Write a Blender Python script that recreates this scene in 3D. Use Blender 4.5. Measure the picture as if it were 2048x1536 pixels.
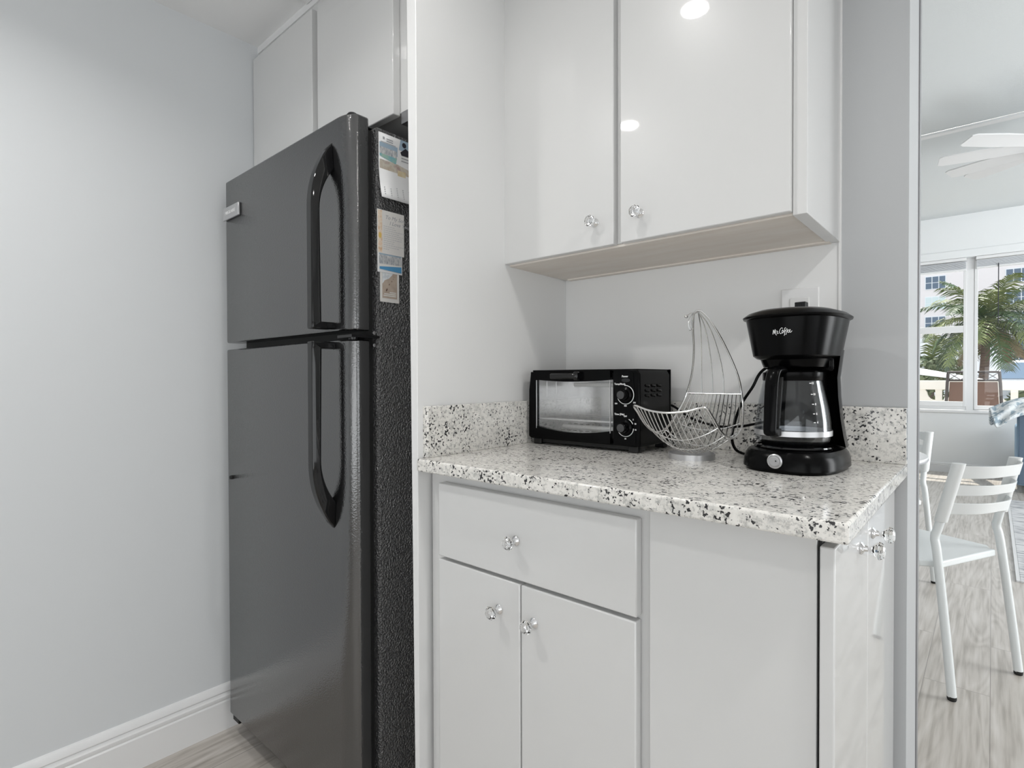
import bpy, bmesh, math, random
from mathutils import Vector, Matrix
from math import sin, cos, pi, radians, sqrt

S = bpy.context.scene
for o in list(bpy.data.objects):
    bpy.data.objects.remove(o, do_unlink=True)
COL = S.collection
random.seed(7)

# ---------------------------------------------------------------- camera
YAW, PITCH, ROLL, FPX = 0.720947, 0.011248, -0.0027258, 1093.57
CAMZ = 1.08
fw = Vector((-sin(YAW)*cos(PITCH), cos(YAW)*cos(PITCH), -sin(PITCH)))
rt = Vector((cos(YAW), sin(YAW), 0))
up = rt.cross(fw)
r2 = rt*cos(ROLL) + up*sin(ROLL)
u2 = -rt*sin(ROLL) + up*cos(ROLL)
cd = bpy.data.cameras.new('camera')
cd.sensor_width = 36.0
cd.lens = FPX/2048*36.0
cd.clip_start = 0.02
cd.clip_end = 400
cam = bpy.data.objects.new('camera', cd)
COL.objects.link(cam)
M = Matrix((r2, u2, -fw)).transposed().to_4x4()
M.translation = Vector((0, 0, CAMZ))
cam.matrix_world = M
S.camera = cam

# ---------------------------------------------------------------- world, sun, exposure
w = bpy.data.worlds.new('sky'); S.world = w
w.use_nodes = True
wn = w.node_tree
bg = wn.nodes['Background']
bg.inputs[0].default_value = (0.80, 0.90, 1.0, 1)
bg.inputs[1].default_value = 1.6
sd = bpy.data.lights.new('sun', 'SUN'); sd.energy = 6.0; sd.angle = radians(0.6); sd.color = (1, .96, .88)
sun = bpy.data.objects.new('sun', sd); COL.objects.link(sun)
sun.rotation_euler = Vector((0.10, -0.5, -1.25)).to_track_quat('-Z', 'Y').to_euler()   # comes from beyond the window, high
S.view_settings.view_transform = 'Standard'
S.view_settings.look = 'None'
S.view_settings.exposure = 0.0
S.view_settings.gamma = 1.0
S.view_settings.use_curve_mapping = False

def area(name, loc, direction, sx, sy, power, color=(1, 1, 1), shape='RECTANGLE', spread=pi):
    d = bpy.data.lights.new(name, 'AREA'); d.energy = power; d.shape = shape; d.size = sx
    if shape in ('RECTANGLE', 'ELLIPSE'): d.size_y = sy
    d.color = color; d.spread = spread
    o = bpy.data.objects.new(name, d); COL.objects.link(o)
    o.location = loc; o.rotation_euler = Vector(direction).to_track_quat('-Z', 'Y').to_euler()
    return o
# added fill lamps inside the closed walls, brightening both rooms; no openings there
area('fill_kitchen', (0.5, -2.3, 1.05), (-.12, 1, 0.46), 3.2, 1.7, 34, (0.95, .98, 1.0))
area('fill_side', (3.85, -0.4, 1.0), (-1, .05, 0.30), 3.0, 1.7, 30, (0.93, .97, 1.0))
area('fill_living', (3.85, 5.0, 1.5), (-1, .45, -0.02), 4.8, 2.3, 290, (0.95, .98, 1.0))

# ---------------------------------------------------------------- materials
def pm(name, col, rough=.5, metal=0., spec=.5, coat=0., coat_r=.05, trans=0., ior=1.5, emis=None, estr=0., bump=None, alpha=1., sheen=0.):
    m = bpy.data.materials.new(name); m.use_nodes = True
    b = m.node_tree.nodes['Principled BSDF']
    b.inputs['Base Color'].default_value = (*col, 1)
    b.inputs['Roughness'].default_value = rough
    b.inputs['Metallic'].default_value = metal
    b.inputs['Specular IOR Level'].default_value = spec
    b.inputs['Coat Weight'].default_value = coat
    b.inputs['Coat Roughness'].default_value = coat_r
    b.inputs['Transmission Weight'].default_value = trans
    b.inputs['IOR'].default_value = ior
    b.inputs['Alpha'].default_value = alpha
    if emis:
        b.inputs['Emission Color'].default_value = (*emis, 1)
        b.inputs['Emission Strength'].default_value = estr
    if bump:
        sc, st, dist = bump
        nt = m.node_tree
        tc = nt.nodes.new('ShaderNodeTexCoord'); nz = nt.nodes.new('ShaderNodeTexNoise')
        nz.inputs['Scale'].default_value = sc; nz.inputs['Detail'].default_value = 2
        bp = nt.nodes.new('ShaderNodeBump'); bp.inputs['Strength'].default_value = st; bp.inputs['Distance'].default_value = dist
        nt.links.new(tc.outputs['Object'], nz.inputs['Vector']); nt.links.new(nz.outputs['Fac'], bp.inputs['Height'])
        nt.links.new(bp.outputs['Normal'], b.inputs['Normal'])
        if coat: nt.links.new(bp.outputs['Normal'], b.inputs['Coat Normal'])
    return m

def mottled(name, cols, scale, rough=.5, stops=None, detail=3, bump=0., sc3=(1, 1, 1), **k):
    m = pm(name, cols[0], rough, **k); nt = m.node_tree; b = nt.nodes['Principled BSDF']
    tc = nt.nodes.new('ShaderNodeTexCoord'); mp = nt.nodes.new('ShaderNodeMapping'); mp.inputs['Scale'].default_value = sc3
    nz = nt.nodes.new('ShaderNodeTexNoise')
    nz.inputs['Scale'].default_value = scale; nz.inputs['Detail'].default_value = detail
    r = nt.nodes.new('ShaderNodeValToRGB')
    stops = stops or [.3 + .4*i/(len(cols)-1) for i in range(len(cols))]
    e = r.color_ramp.elements
    e[0].position = stops[0]; e[0].color = (*cols[0], 1)
    e[1].position = stops[-1]; e[1].color = (*cols[-1], 1)
    for c, p in zip(cols[1:-1], stops[1:-1]):
        q = e.new(p); q.color = (*c, 1)
    nt.links.new(tc.outputs['Object'], mp.inputs[0]); nt.links.new(mp.outputs[0], nz.inputs['Vector'])
    nt.links.new(nz.outputs['Fac'], r.inputs[0]); nt.links.new(r.outputs[0], b.inputs['Base Color'])
    if bump:
        bp = nt.nodes.new('ShaderNodeBump'); bp.inputs['Strength'].default_value = bump; bp.inputs['Distance'].default_value = .002
        nt.links.new(nz.outputs['Fac'], bp.inputs['Height']); nt.links.new(bp.outputs['Normal'], b.inputs['Normal'])
    return m

def granite():
    m = pm('granite', (.6, .6, .57), .12, spec=.5); nt = m.node_tree; N = nt.nodes; L = nt.links
    b = N['Principled BSDF']; tc = N.new('ShaderNodeTexCoord')
    def noise(sc, det=3, rough=.6, off=0):
        mp = N.new('ShaderNodeMapping'); mp.inputs['Location'].default_value = (off, off*.7, off*1.3)
        n = N.new('ShaderNodeTexNoise'); n.inputs['Scale'].default_value = sc; n.inputs['Detail'].default_value = det
        n.inputs['Roughness'].default_value = rough
        L.new(tc.outputs['Object'], mp.inputs[0]); L.new(mp.outputs[0], n.inputs['Vector']); return n.outputs['Fac']
    def ramp(f, stops):
        r = N.new('ShaderNodeValToRGB'); e = r.color_ramp.elements
        e[0].position, e[0].color = stops[0][0], (*stops[0][1], 1)
        e[1].position, e[1].color = stops[-1][0], (*stops[-1][1], 1)
        for p, c in stops[1:-1]:
            q = e.new(p); q.color = (*c, 1)
        L.new(f, r.inputs[0]); return r.outputs[0]
    def mix(fac, a, c, mode='MIX'):
        x = N.new('ShaderNodeMix'); x.data_type = 'RGBA'; x.blend_type = mode
        if isinstance(fac, float): x.inputs[0].default_value = fac
        else: L.new(fac, x.inputs[0])
        L.new(a, x.inputs[6]); L.new(c, x.inputs[7]); return x.outputs[2]
    base = ramp(noise(38, 5, .7), [(.34, (.66, .65, .62)), (.46, (.78, .76, .72)), (.60, (.84, .82, .78))])
    grey = ramp(noise(120, 4, .7, 3), [(.36, (.30, .31, .32)), (.46, (.80, .80, .80)), (.5, (1, 1, 1))])
    c = mix(.55, base, grey, 'MULTIPLY')
    sp = noise(185, 2, .5, 9); cl = noise(22, 2, .5, 5)
    ad = N.new('ShaderNodeMath'); ad.operation = 'MULTIPLY_ADD'; ad.inputs[1].default_value = .38
    L.new(cl, ad.inputs[0]); L.new(sp, ad.inputs[2])
    dark = ramp(ad.outputs[0], [(.80, (1, 1, 1)), (.835, (.05, .05, .055))])
    c = mix(1., c, dark, 'MULTIPLY')
    L.new(c, b.inputs['Base Color'])
    return m

def planks():
    m = pm('floor_planks', (.4, .36, .32), .32, spec=.45); nt = m.node_tree; N = nt.nodes; L = nt.links
    b = N['Principled BSDF']; tc = N.new('ShaderNodeTexCoord')
    mp = N.new('ShaderNodeMapping'); mp.inputs['Rotation'].default_value = (0, 0, pi/2); L.new(tc.outputs['Object'], mp.inputs[0])
    br = N.new('ShaderNodeTexBrick'); br.offset = .37
    br.inputs['Color1'].default_value = (.0, .0, .0, 1); br.inputs['Color2'].default_value = (1, 1, 1, 1); br.inputs['Mortar'].default_value = (.5, .5, .5, 1)
    br.inputs['Scale'].default_value = 1; br.inputs['Mortar Size'].default_value = .0012; br.inputs['Brick Width'].default_value = 1.22
    br.inputs['Row Height'].default_value = .18
    L.new(mp.outputs[0], br.inputs['Vector'])
    sep = N.new('ShaderNodeVectorMath'); sep.operation = 'MULTIPLY_ADD'
    L.new(br.outputs['Color'], sep.inputs[0]); sep.inputs[1].default_value = (7, 7, 7)
    L.new(tc.outputs['Object'], sep.inputs[2])
    m2 = N.new('ShaderNodeMapping'); m2.inputs['Scale'].default_value = (9, .9, 1); L.new(sep.outputs[0], m2.inputs[0])
    n1 = N.new('ShaderNodeTexNoise'); n1.inputs['Scale'].default_value = 1.0; n1.inputs['Detail'].default_value = 2; n1.inputs['Distortion'].default_value = .6
    L.new(m2.outputs[0], n1.inputs['Vector'])
    mu = N.new('ShaderNodeMath'); mu.operation = 'MULTIPLY'; mu.inputs[1].default_value = 22; L.new(n1.outputs['Fac'], mu.inputs[0])
    fr = N.new('ShaderNodeMath'); fr.operation = 'PINGPONG'; fr.inputs[1].default_value = 1; L.new(mu.outputs[0], fr.inputs[0])
    m3 = N.new('ShaderNodeMapping'); m3.inputs['Scale'].default_value = (60, 3, 1); L.new(sep.outputs[0], m3.inputs[0])
    n2 = N.new('ShaderNodeTexNoise'); n2.inputs['Scale'].default_value = 1.; n2.inputs['Detail'].default_value = 4; L.new(m3.outputs[0], n2.inputs['Vector'])
    s = N.new('ShaderNodeMath'); s.operation = 'MULTIPLY_ADD'; s.inputs[1].default_value = .15
    L.new(fr.outputs[0], s.inputs[0]); L.new(n2.outputs['Fac'], s.inputs[2])
    r = N.new('ShaderNodeValToRGB'); e = r.color_ramp.elements
    e[0].position = .35; e[0].color = (.37, .335, .295, 1); e[1].position = .85; e[1].color = (.66, .62, .58, 1)
    q = e.new(.58); q.color = (.54, .50, .455, 1)
    L.new(s.outputs[0], r.inputs[0])
    x = N.new('ShaderNodeMix'); x.data_type = 'RGBA'; x.blend_type = 'MIX'
    mo = N.new('ShaderNodeMath'); mo.operation = 'MULTIPLY'; mo.inputs[1].default_value = .5; L.new(br.outputs['Fac'], mo.inputs[0])
    L.new(mo.outputs[0], x.inputs[0]); L.new(r.outputs[0], x.inputs[6]); x.inputs[7].default_value = (.12, .10, .09, 1)
    L.new(x.outputs[2], b.inputs['Base Color'])
    return m

def thin_glass(name, tint=(1, 1, 1), refl=.10, rough=0.02, edge=.6):
    m = bpy.data.materials.new(name); m.use_nodes = True; nt = m.node_tree; N = nt.nodes; L = nt.links
    N.remove(N['Principled BSDF']); out = N['Material Output']
    t = N.new('ShaderNodeBsdfTransparent'); t.inputs[0].default_value = (*tint, 1)
    g = N.new('ShaderNodeBsdfGlossy'); g.inputs['Roughness'].default_value = rough
    f = N.new('ShaderNodeLayerWeight'); f.inputs[0].default_value = .35
    mu = N.new('ShaderNodeMath'); mu.operation = 'MULTIPLY_ADD'; mu.inputs[1].default_value = edge; mu.inputs[2].default_value = refl
    mu.use_clamp = True
    L.new(f.outputs['Fresnel'], mu.inputs[0])
    x = N.new('ShaderNodeMixShader'); L.new(mu.outputs[0], x.inputs[0]); L.new(t.outputs[0], x.inputs[1]); L.new(g.outputs[0], x.inputs[2])
    L.new(x.outputs[0], out.inputs[0]); return m

K = {}
K['wall_cool'] = pm('wall_paint_cool', (.715, .735, .75), .55, spec=.3, bump=(300, .05, .0004))
K['wall_cool_shade'] = pm('wall_paint_cool_shade', (.50, .51, .52), .5, spec=.3, bump=(300, .05, .0004))  # same cool wall paint, with the end wall's shade darkened into the colour
K['wall_white'] = pm('wall_paint_white', (.85, .85, .845), .45, spec=.35)
K['wall_living'] = pm('wall_paint_living', (.86, .875, .88), .6, spec=.3)
K['ceil'] = pm('ceiling_paint', (.90, .90, .90), .8, spec=.2)
K['ceil_living'] = pm('ceiling_texture', (.72, .745, .75), .8, spec=.2, bump=(160, .35, .003))
K['trim'] = pm('trim_paint', (.84, .84, .84), .3, spec=.5)
K['cab'] = pm('cabinet_gloss_white', (.68, .68, .675), .32, spec=.4, coat=.8, coat_r=.03)
K['cab_raw'] = mottled('cabinet_underside', [(.80, .73, .66), (.86, .81, .75)], 5, .7, sc3=(1, 6, 1))
K['panel'] = pm('panel_satin_white', (.80, .80, .795), .38, spec=.4)
K['granite'] = granite()
K['floor'] = planks()
K['chrome'] = pm('chrome', (.82, .82, .83), .09, 1.)
K['wire'] = pm('wire_chrome', (.80, .80, .80), .22, 1.)
K['crystal'] = pm('crystal', (1, 1, 1), .0, trans=1., ior=1.55)
K['fridge'] = pm('fridge_black_textured', (.008, .008, .0085), .13, spec=1.0, ior=1.75, bump=(300, .32, .0014))
K['fridge_side'] = pm('fridge_side_textured', (.045, .045, .046), .3, spec=1.0, ior=1.7, bump=(230, 1.0, .008))
K['gloss_black'] = pm('gloss_black', (.003, .003, .0035), .05, spec=.5)
K['blk'] = pm('black_plastic', (.0018, .0018, .002), .2, spec=.09)
K['blk_satin'] = pm('black_satin_plastic', (.002, .002, .0022), .22, spec=.09)
K['blk_deep'] = pm('black_deep', (.004, .004, .004), .5)
K['gasket'] = pm('door_gasket', (.006, .006, .006), .6)
K['rubber'] = pm('rubber', (.012, .012, .012), .6)
K['silver'] = pm('silver_plastic', (.55, .55, .56), .3, .7)
K['steel_in'] = pm('galvanised_steel', (.72, .72, .72), .22, .75)
K['print_white'] = pm('white_print', (.85, .85, .85), .5)
K['print_grey'] = pm('grey_print', (.40, .40, .42), .6)
K['print_lgrey'] = pm('light_grey_print', (.56, .56, .57), .6)
K['print_dark'] = pm('dark_print', (.03, .03, .04), .6)
K['print_red'] = pm('crimson_print', (.45, .05, .14), .6)
K['paper'] = pm('paper_white', (.80, .80, .80), .6)
K['paper_warm'] = pm('paper_cream', (.78, .76, .73), .6)
K['photo_blue'] = pm('photo_sea_blue', (.10, .33, .58), .4)
K['photo_sky'] = pm('photo_hazy_sky', (.36, .47, .57), .4)
K['photo_sand'] = mottled('photo_sand', [(.45, .36, .29), (.55, .46, .38)], 60, .5)
K['photo_green'] = mottled('photo_lagoon', [(.45, .58, .38), (.15, .42, .55)], 40, .5)
K['photo_city'] = mottled('photo_towers', [(.25, .28, .32), (.75, .74, .72)], 260, .5, sc3=(1, 2, .5))
K['photo_foam'] = mottled('photo_foam', [(.55, .60, .64), (.84, .86, .87)], 140, .5)
K['photo_drink'] = mottled('photo_drinks', [(.50, .40, .30), (.62, .58, .50), (.40, .28, .25)], 45, .5)
K['photo_amber'] = mottled('photo_amber_jar', [(.62, .50, .28), (.70, .62, .45)], 60, .5)
K['photo_border'] = mottled('orange_vine_border', [(.80, .55, .38), (.82, .72, .60), (.72, .48, .30)], 90, .6)
K['photo_yellow'] = pm('print_yellow', (.75, .52, .15), .6)
K['glass'] = thin_glass('window_glass', (1, 1, 1), .02, .01, .2)
K['oven_glass'] = thin_glass('oven_glass', (.98, .98, .98), .07)
K['carafe'] = thin_glass('carafe_glass', (.93, .94, .95), .02, .0, .22)
K['chair'] = pm('chair_white_lacquer', (.79, .82, .82), .3, spec=.5)
K['chair_shell'] = pm('chair_white_plastic', (.80, .815, .81), .35, trans=.0)
K['table'] = pm('table_white', (.88, .88, .88), .16)
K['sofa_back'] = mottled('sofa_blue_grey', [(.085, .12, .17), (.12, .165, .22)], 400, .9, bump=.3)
K['sofa_side'] = mottled('sofa_light_blue', [(.19, .29, .40), (.25, .36, .48)], 400, .9, bump=.3)
K['throw'] = mottled('throw_leaf_pattern', [(.30, .38, .44), (.62, .67, .70), (.75, .78, .79)], 22, .9, stops=[.42, .48, .55], sc3=(1, 3, 1), bump=.3)
K['rug'] = mottled('rug_distressed', [(.28, .29, .31), (.58, .58, .59), (.68, .68, .68)], 9, .95, stops=[.36, .47, .6], detail=6, sc3=(1, 5, 1))
K['rug_edge'] = pm('rug_binding', (.70, .70, .70), .9)
K['blind'] = pm('blind_slats', (.82, .84, .87), .5)
K['stucco'] = pm('balcony_stucco', (.80, .77, .71), .8)
K['bronze'] = pm('bronze_metal', (.030, .022, .020), .4)
K['sling'] = mottled('sling_brown', [(.10, .055, .04), (.17, .10, .075)], 90, .8, sc3=(1, 1, 6))
K['facade'] = pm('facade_pink_white', (.78, .715, .685), .8)
K['facade_white'] = pm('facade_white', (.80, .80, .80), .8)
K['win_dark'] = pm('far_window_glass', (.10, .14, .19), .15)
K['win_shutter'] = pm('far_window_shutter', (.62, .70, .68), .5)
K['frond_green'] = mottled('palm_green', [(.018, .045, .012), (.07, .13, .03)], 3, .5)
K['frond_pale'] = mottled('palm_pale_green', [(.07, .11, .03), (.22, .24, .07)], 3, .5)
K['frond_dry'] = mottled('palm_dry', [(.16, .11, .055), (.34, .26, .14)], 3, .7)
K['trunk'] = mottled('palm_trunk', [(.10, .07, .055), (.24, .17, .13)], 5, .9, sc3=(1, 1, 14), bump=.6)
K['shrub'] = mottled('shrub_green', [(.05, .08, .03), (.20, .22, .11)], 6, .7)
K['asphalt'] = pm('pavement', (.35, .34, .33), .9)
K['car'] = pm('car_paint_silver', (.62, .64, .66), .25, .5, coat=1.)
K['car_glass'] = pm('car_glass', (.10, .17, .26), .05, spec=.8)
K['lamp'] = pm('downlight_lens', (1, 1, 1), .4, emis=(1, .98, .95), estr=30)
K['brushed'] = pm('brushed_aluminium', (.35, .35, .36), .3, .9)
K['post_edge'] = pm('grey_edge_strip', (.28, .28, .29), .4, .3)

# ---------------------------------------------------------------- mesh helpers
class G:
    def __init__(s): s.v = []; s.f = []; s.m = []; s.mi = 0
    def add(s, vs, fs):
        o = len(s.v); s.v += [tuple(p) for p in vs]; s.f += [tuple(i+o for i in f) for f in fs]; s.m += [s.mi]*len(fs); return s
    def box(s, x0, x1, y0, y1, z0, z1):
        vs = [(x, y, z) for z in (z0, z1) for y in (y0, y1) for x in (x0, x1)]
        return s.add(vs, [(0, 2, 3, 1), (4, 5, 7, 6), (0, 1, 5, 4), (2, 6, 7, 3), (0, 4, 6, 2), (1, 3, 7, 5)])
    def prism(s, poly, ax, a, b):
        """poly: 2-D points; ax: extrusion axis. x-> (y,z); y-> (x,z); z-> (x,y)"""
        def P(p, t): return {'x': (t, p[0], p[1]), 'y': (p[0], t, p[1]), 'z': (p[0], p[1], t)}[ax]
        n = len(poly); vs = [P(p, a) for p in poly] + [P(p, b) for p in poly]
        return s.add(vs, [tuple(range(n))[::-1], tuple(range(n, 2*n))] + [(i, (i+1) % n, n+(i+1) % n, n+i) for i in range(n)])
    def loft(s, rings, cap=True, closed=False):
        n = len(rings[0]); vs = [p for r in rings for p in r]; fs = []
        R = len(rings)
        for i in range(R if closed else R-1):
            j = (i+1) % R
            for k in range(n):
                fs.append((i*n+k, i*n+(k+1) % n, j*n+(k+1) % n, j*n+k))
        if cap and not closed: fs += [tuple(range(n))[::-1], tuple(range((R-1)*n, R*n))]
        return s.add(vs, fs)
    def sheet(s, rows):
        n = len(rows[0]); vs = [p for r in rows for p in r]
        return s.add(vs, [(i*n+k, i*n+k+1, (i+1)*n+k+1, (i+1)*n+k) for i in range(len(rows)-1) for k in range(n-1)])
    def tube(s, pts, r, n=8, closed=False, cap=True, sy=1.):
        pts = [Vector(p) for p in pts]; N = len(pts); rings = []
        rr = r if isinstance(r, (list, tuple)) else [r]*N
        prev = None
        for i, p in enumerate(pts):
            if closed: t = pts[(i+1) % N]-pts[i-1]
            else: t = pts[min(i+1, N-1)]-pts[max(i-1, 0)]
            if t.length < 1e-9: t = Vector((0, 0, 1))
            t.normalize()
            if prev is None:
                a = Vector((0, 0, 1)) if abs(t.z) < .9 else Vector((1, 0, 0))
                prev = (a - t*a.dot(t)).normalized()
            else:
                prev = (prev - t*prev.dot(t))
                prev = prev.normalized() if prev.length > 1e-9 else Vector((1, 0, 0))
            b = t.cross(prev)
            rings.append([p + prev*cos(2*pi*k/n)*rr[i] + b*sin(2*pi*k/n)*rr[i]*sy for k in range(n)])
        return s.loft(rings, cap, closed)
    def lathe(s, prof, n=32, c=(0, 0, 0), ax='z', cap=True):
        rings = []
        for r, h in prof:
            ring = []
            for k in range(n):
                a = 2*pi*k/n; u, v = r*cos(a), r*sin(a)
                ring.append({'z': (c[0]+u, c[1]+v, c[2]+h), 'y': (c[0]+u, c[1]-h, c[2]+v), 'x': (c[0]+h, c[1]+u, c[2]+v)}[ax])
            rings.append(ring)
        return s.loft(rings, cap)
    def xf(s, M):
        s.v = [tuple(M @ Vector(p)) for p in s.v]; return s

def tag(o, label=None, cat=None, group=None, kind=None):
    if label: o['label'] = label
    if cat: o['category'] = cat
    if group: o['group'] = group
    if kind: o['kind'] = kind
    return o

def obj(name, g, mat, parent=None, bevel=0, seg=2, ang=32, smooth=True, solid=0, sub=0, loc=None):
    me = bpy.data.meshes.new(name)
    me.from_pydata([tuple(p) for p in g.v], [], g.f); me.validate(); 
    mats = mat if isinstance(mat, (list, tuple)) else [mat]
    for m in mats: me.materials.append(K[m] if isinstance(m, str) else m)
    if len(mats) > 1 and len(me.polygons) == len(g.m):
        me.polygons.foreach_set('material_index', g.m)
    bm = bmesh.new(); bm.from_mesh(me); bmesh.ops.recalc_face_normals(bm, faces=bm.faces)
    for f in bm.faces: f.smooth = smooth
    bm.to_mesh(me); bm.free()
    if smooth: me.set_sharp_from_angle(angle=radians(ang))
    o = bpy.data.objects.new(name, me); COL.objects.link(o)
    if parent: o.parent = parent
    if loc: o.location = loc
    if sub:
        q = o.modifiers.new('sub', 'SUBSURF'); q.levels = sub; q.render_levels = sub
    if solid:
        q = o.modifiers.new('solid', 'SOLIDIFY'); q.thickness = solid; q.offset = 0
    if bevel:
        q = o.modifiers.new('bevel', 'BEVEL'); q.width = bevel; q.segments = seg; q.limit_method = 'ANGLE'; q.angle_limit = radians(38)
        q.harden_normals = False
    return o

def thing(name, label, cat, loc=(0, 0, 0), rz=0, group=None, kind=None):
    o = bpy.data.objects.new(name, None); COL.objects.link(o); o.empty_display_size = .05
    o.location = loc; o.rotation_euler = (0, 0, rz); return tag(o, label, cat, group, kind)

def struct(name, g, mat, **k):
    o = obj(name, g, mat, **k); o['kind'] = 'structure'; return o

def dup(root, loc=None, rz=None, label=None, group=None, parent=None):
    r = root.copy(); COL.objects.link(r)
    if parent: r.parent = parent
    if loc: r.location = loc
    if rz is not None: r.rotation_euler = (0, 0, rz)
    if label: r['label'] = label
    if group: r['group'] = group
    for ch in list(root.children): dup(ch, parent=r)
    return r

def cr(pts, n=6, closed=False):
    """Catmull-Rom resample"""
    P = [Vector(p) for p in pts]; N = len(P); out = []
    for i in range(N if closed else N-1):
        a = P[(i-1) % N] if closed else P[max(i-1, 0)]
        b = P[i]; c = P[(i+1) % N]; d = P[(i+2) % N] if closed else P[min(i+2, N-1)]
        for k in range(n):
            t = k/n
            out.append(.5*((2*b) + (c-a)*t + (2*a-5*b+4*c-d)*t*t + (3*b-a-3*c+d)*t**3))
    if not closed: out.append(P[-1])
    return out

def text_obj(name, body, size, mat, parent, M, align='CENTER', extrude=.0003, shear=0., sx=1., yalign='CENTER', spacing=1., bold=0.):
    cu = bpy.data.curves.new(name, 'FONT'); cu.body = body; cu.size = size; cu.align_x = align; cu.align_y = yalign
    cu.extrude = extrude; cu.shear = shear; cu.resolution_u = 3; cu.space_character = spacing; cu.offset = bold
    t = bpy.data.objects.new(name, cu); COL.objects.link(t)
    bpy.context.view_layer.update()
    me = bpy.data.meshes.new_from_object(t)
    bpy.data.objects.remove(t, do_unlink=True)
    me.name = name
    me.transform(M @ Matrix.Diagonal((sx, 1, 1, 1)))
    me.materials.clear(); me.materials.append(K[mat])
    o = bpy.data.objects.new(name, me); COL.objects.link(o); o.parent = parent
    return o
def frame(o, x, y):
    x = Vector(x).normalized(); y = Vector(y).normalized(); z = x.cross(y)
    m = Matrix((x, y, z)).transposed().to_4x4(); m.translation = Vector(o); return m

def selip(a, b, n, N=48, cx=0, cy=0):
    out = []
    for k in range(N):
        t = 2*pi*k/N; c, s_ = cos(t), sin(t)
        out.append((cx + a*math.copysign(abs(c)**(2/n), c), cy + b*math.copysign(abs(s_)**(2/n), s_)))
    return out

# ================================================================ SETTING
XW = -1.783          # left wall plane
YB = 1.281           # kitchen back wall plane
CZ = 2.146           # kitchen ceiling
LZ = 2.88            # living room ceiling
YF = 7.884           # living room far wall
struct('floor', G().box(-3.5, 4.0, -2.5, YF+.2, -.05, 0), 'floor')
struct('wall_left', G().box(XW-.12, XW, -2.5, YB, 0, 2.95), 'wall_cool')
g = G().box(XW-.12, -.235, YB, 1.475, 0, 2.95)
struct('wall_back', g, 'wall_white')
struct('wall_end', G().box(-.235, -.121, YB, 1.475, 0, 2.95), 'wall_cool_shade')
struct('wall_header', G().box(-.121, 4.0, YB+.05, 1.475, CZ+.03, 2.95), 'wall_cool')
struct('trim_1', G().box(-.1215, -.1185, 1.449, 1.476, 0, 2.90), 'post_edge')
struct('trim_2', G().box(-.237, -.232, YB-.003, YB+.001, 1.02, CZ), 'panel')
struct('wall_rear', G().box(XW-.12, 4.12, -2.62, -2.5, 0, 2.95), 'wall_white')
struct('wall_right', G().box(4.0, 4.12, -2.62, YF+.2, 0, 2.95), 'wall_white')
struct('wall_living_left', G().box(-3.62, -3.5, 1.475, YF+.2, 0, 2.95), 'wall_living')
struct('wall_living_near', G().box(-3.5, XW-.12, 1.355, 1.475, 0, 2.95), 'wall_living')
struct('ceiling', G().box(XW, 4.0, -2.5, 1.475, CZ, CZ+.03), 'ceil')
struct('ceiling_living', G().box(-3.5, 4.0, 1.475, YF+.1, LZ, LZ+.06), 'ceil_living')
struct('trim_3', G().box(-3.5, 4.0, 5.10, 5.16, LZ-.018, LZ+.001), 'trim', bevel=.004)
# far wall of the living room with the window opening
WX0, WX1, WZ0, WZ1 = -2.2, 2.4, .705, 2.40
g = G().box(-3.5, WX0, YF, YF+.2, 0, LZ).box(WX1, 4.0, YF, YF+.2, 0, LZ).box(WX0, WX1, YF, YF+.2, 0, WZ0).box(WX0, WX1, YF, YF+.2, WZ1, LZ)
struct('wall_far', g, 'wall_living')
# baseboards: flat foot with two rounded beads on top
def base_profile(h=.137, d=.016):
    return [(0, 0), (d, 0), (d, h*.63), (d-.003, h*.66), (d-.001, h*.70), (d-.001, h*.75), (d-.005, h*.79), (d-.006, h*.82), (d-.003, h*.85), (d-.005, h*.92), (d-.011, h*.98), (0, h)]
struct('baseboard_left', G().prism([(y-2.5, z) for y, z in [(0, 0)]] and [(XW+a, z) for a, z in base_profile()], 'y', -2.5, YB), 'trim', ang=25)
struct('baseboard_far', G().prism([(YF-a, z) for a, z in base_profile(.11)], 'x', -3.5, 4.0), 'trim', ang=25)
# tall divider between refrigerator bay and counter niche
g = G()
def dring(z):
    t = z/CZ
    return [(-.904-.022*t, .72, z), (-.893, .72, z), (-.919, YB, z), (-.945, YB, z)]
g.loft([dring(0), dring(CZ)])
struct('wall_divider', g, 'panel', bevel=.0015)

# window
win = thing('window_1', None, None, (0, 0, 0)); win['kind'] = 'structure'
YG = YF+.09
g = G()
g.box(WX0, WX1, YG-.03, YG+.05, WZ0, WZ0+.05).box(WX0, WX1, YG-.03, YG+.05, WZ1-.05, WZ1)
for x in (WX0, -.19, WX1):
    g.box(x-.035, x+.035, YG-.034, YG+.054, WZ0-.002, WZ1+.002)
obj('window_frame', g, 'trim', win, bevel=.004)
g = G()
g.box(-.248, -.222, YG-.047, YG-.008, WZ0+.04, WZ1-.04).box(WX0, -.235, YG-.045, YG-.01, WZ0+.04, WZ0+.095)
g.box(WX0, -.235, YG-.045, YG-.01, 1.575, 1.65).box(WX0, -.235, YG-.045, YG-.01, WZ1-.09, WZ1-.04)
obj('sash', g, 'trim', win, bevel=.004)
g = G().box(-.155, -.125, YG-.042, YG+.001, WZ0+.008, WZ1-.04).box(-.155, WX1, YG-.04, YG, WZ0+.01, WZ0+.055)
obj('picture_frame', g, 'trim', win, bevel=.004)
obj('pane', G().box(WX0, -.222, YG+.0, YG+.004, WZ0+.05, WZ1-.05), 'glass', win)
obj('pane', G().box(-.15, WX1, YG+.0, YG+.004, WZ0+.05, WZ1-.05), 'glass', win)
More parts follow.
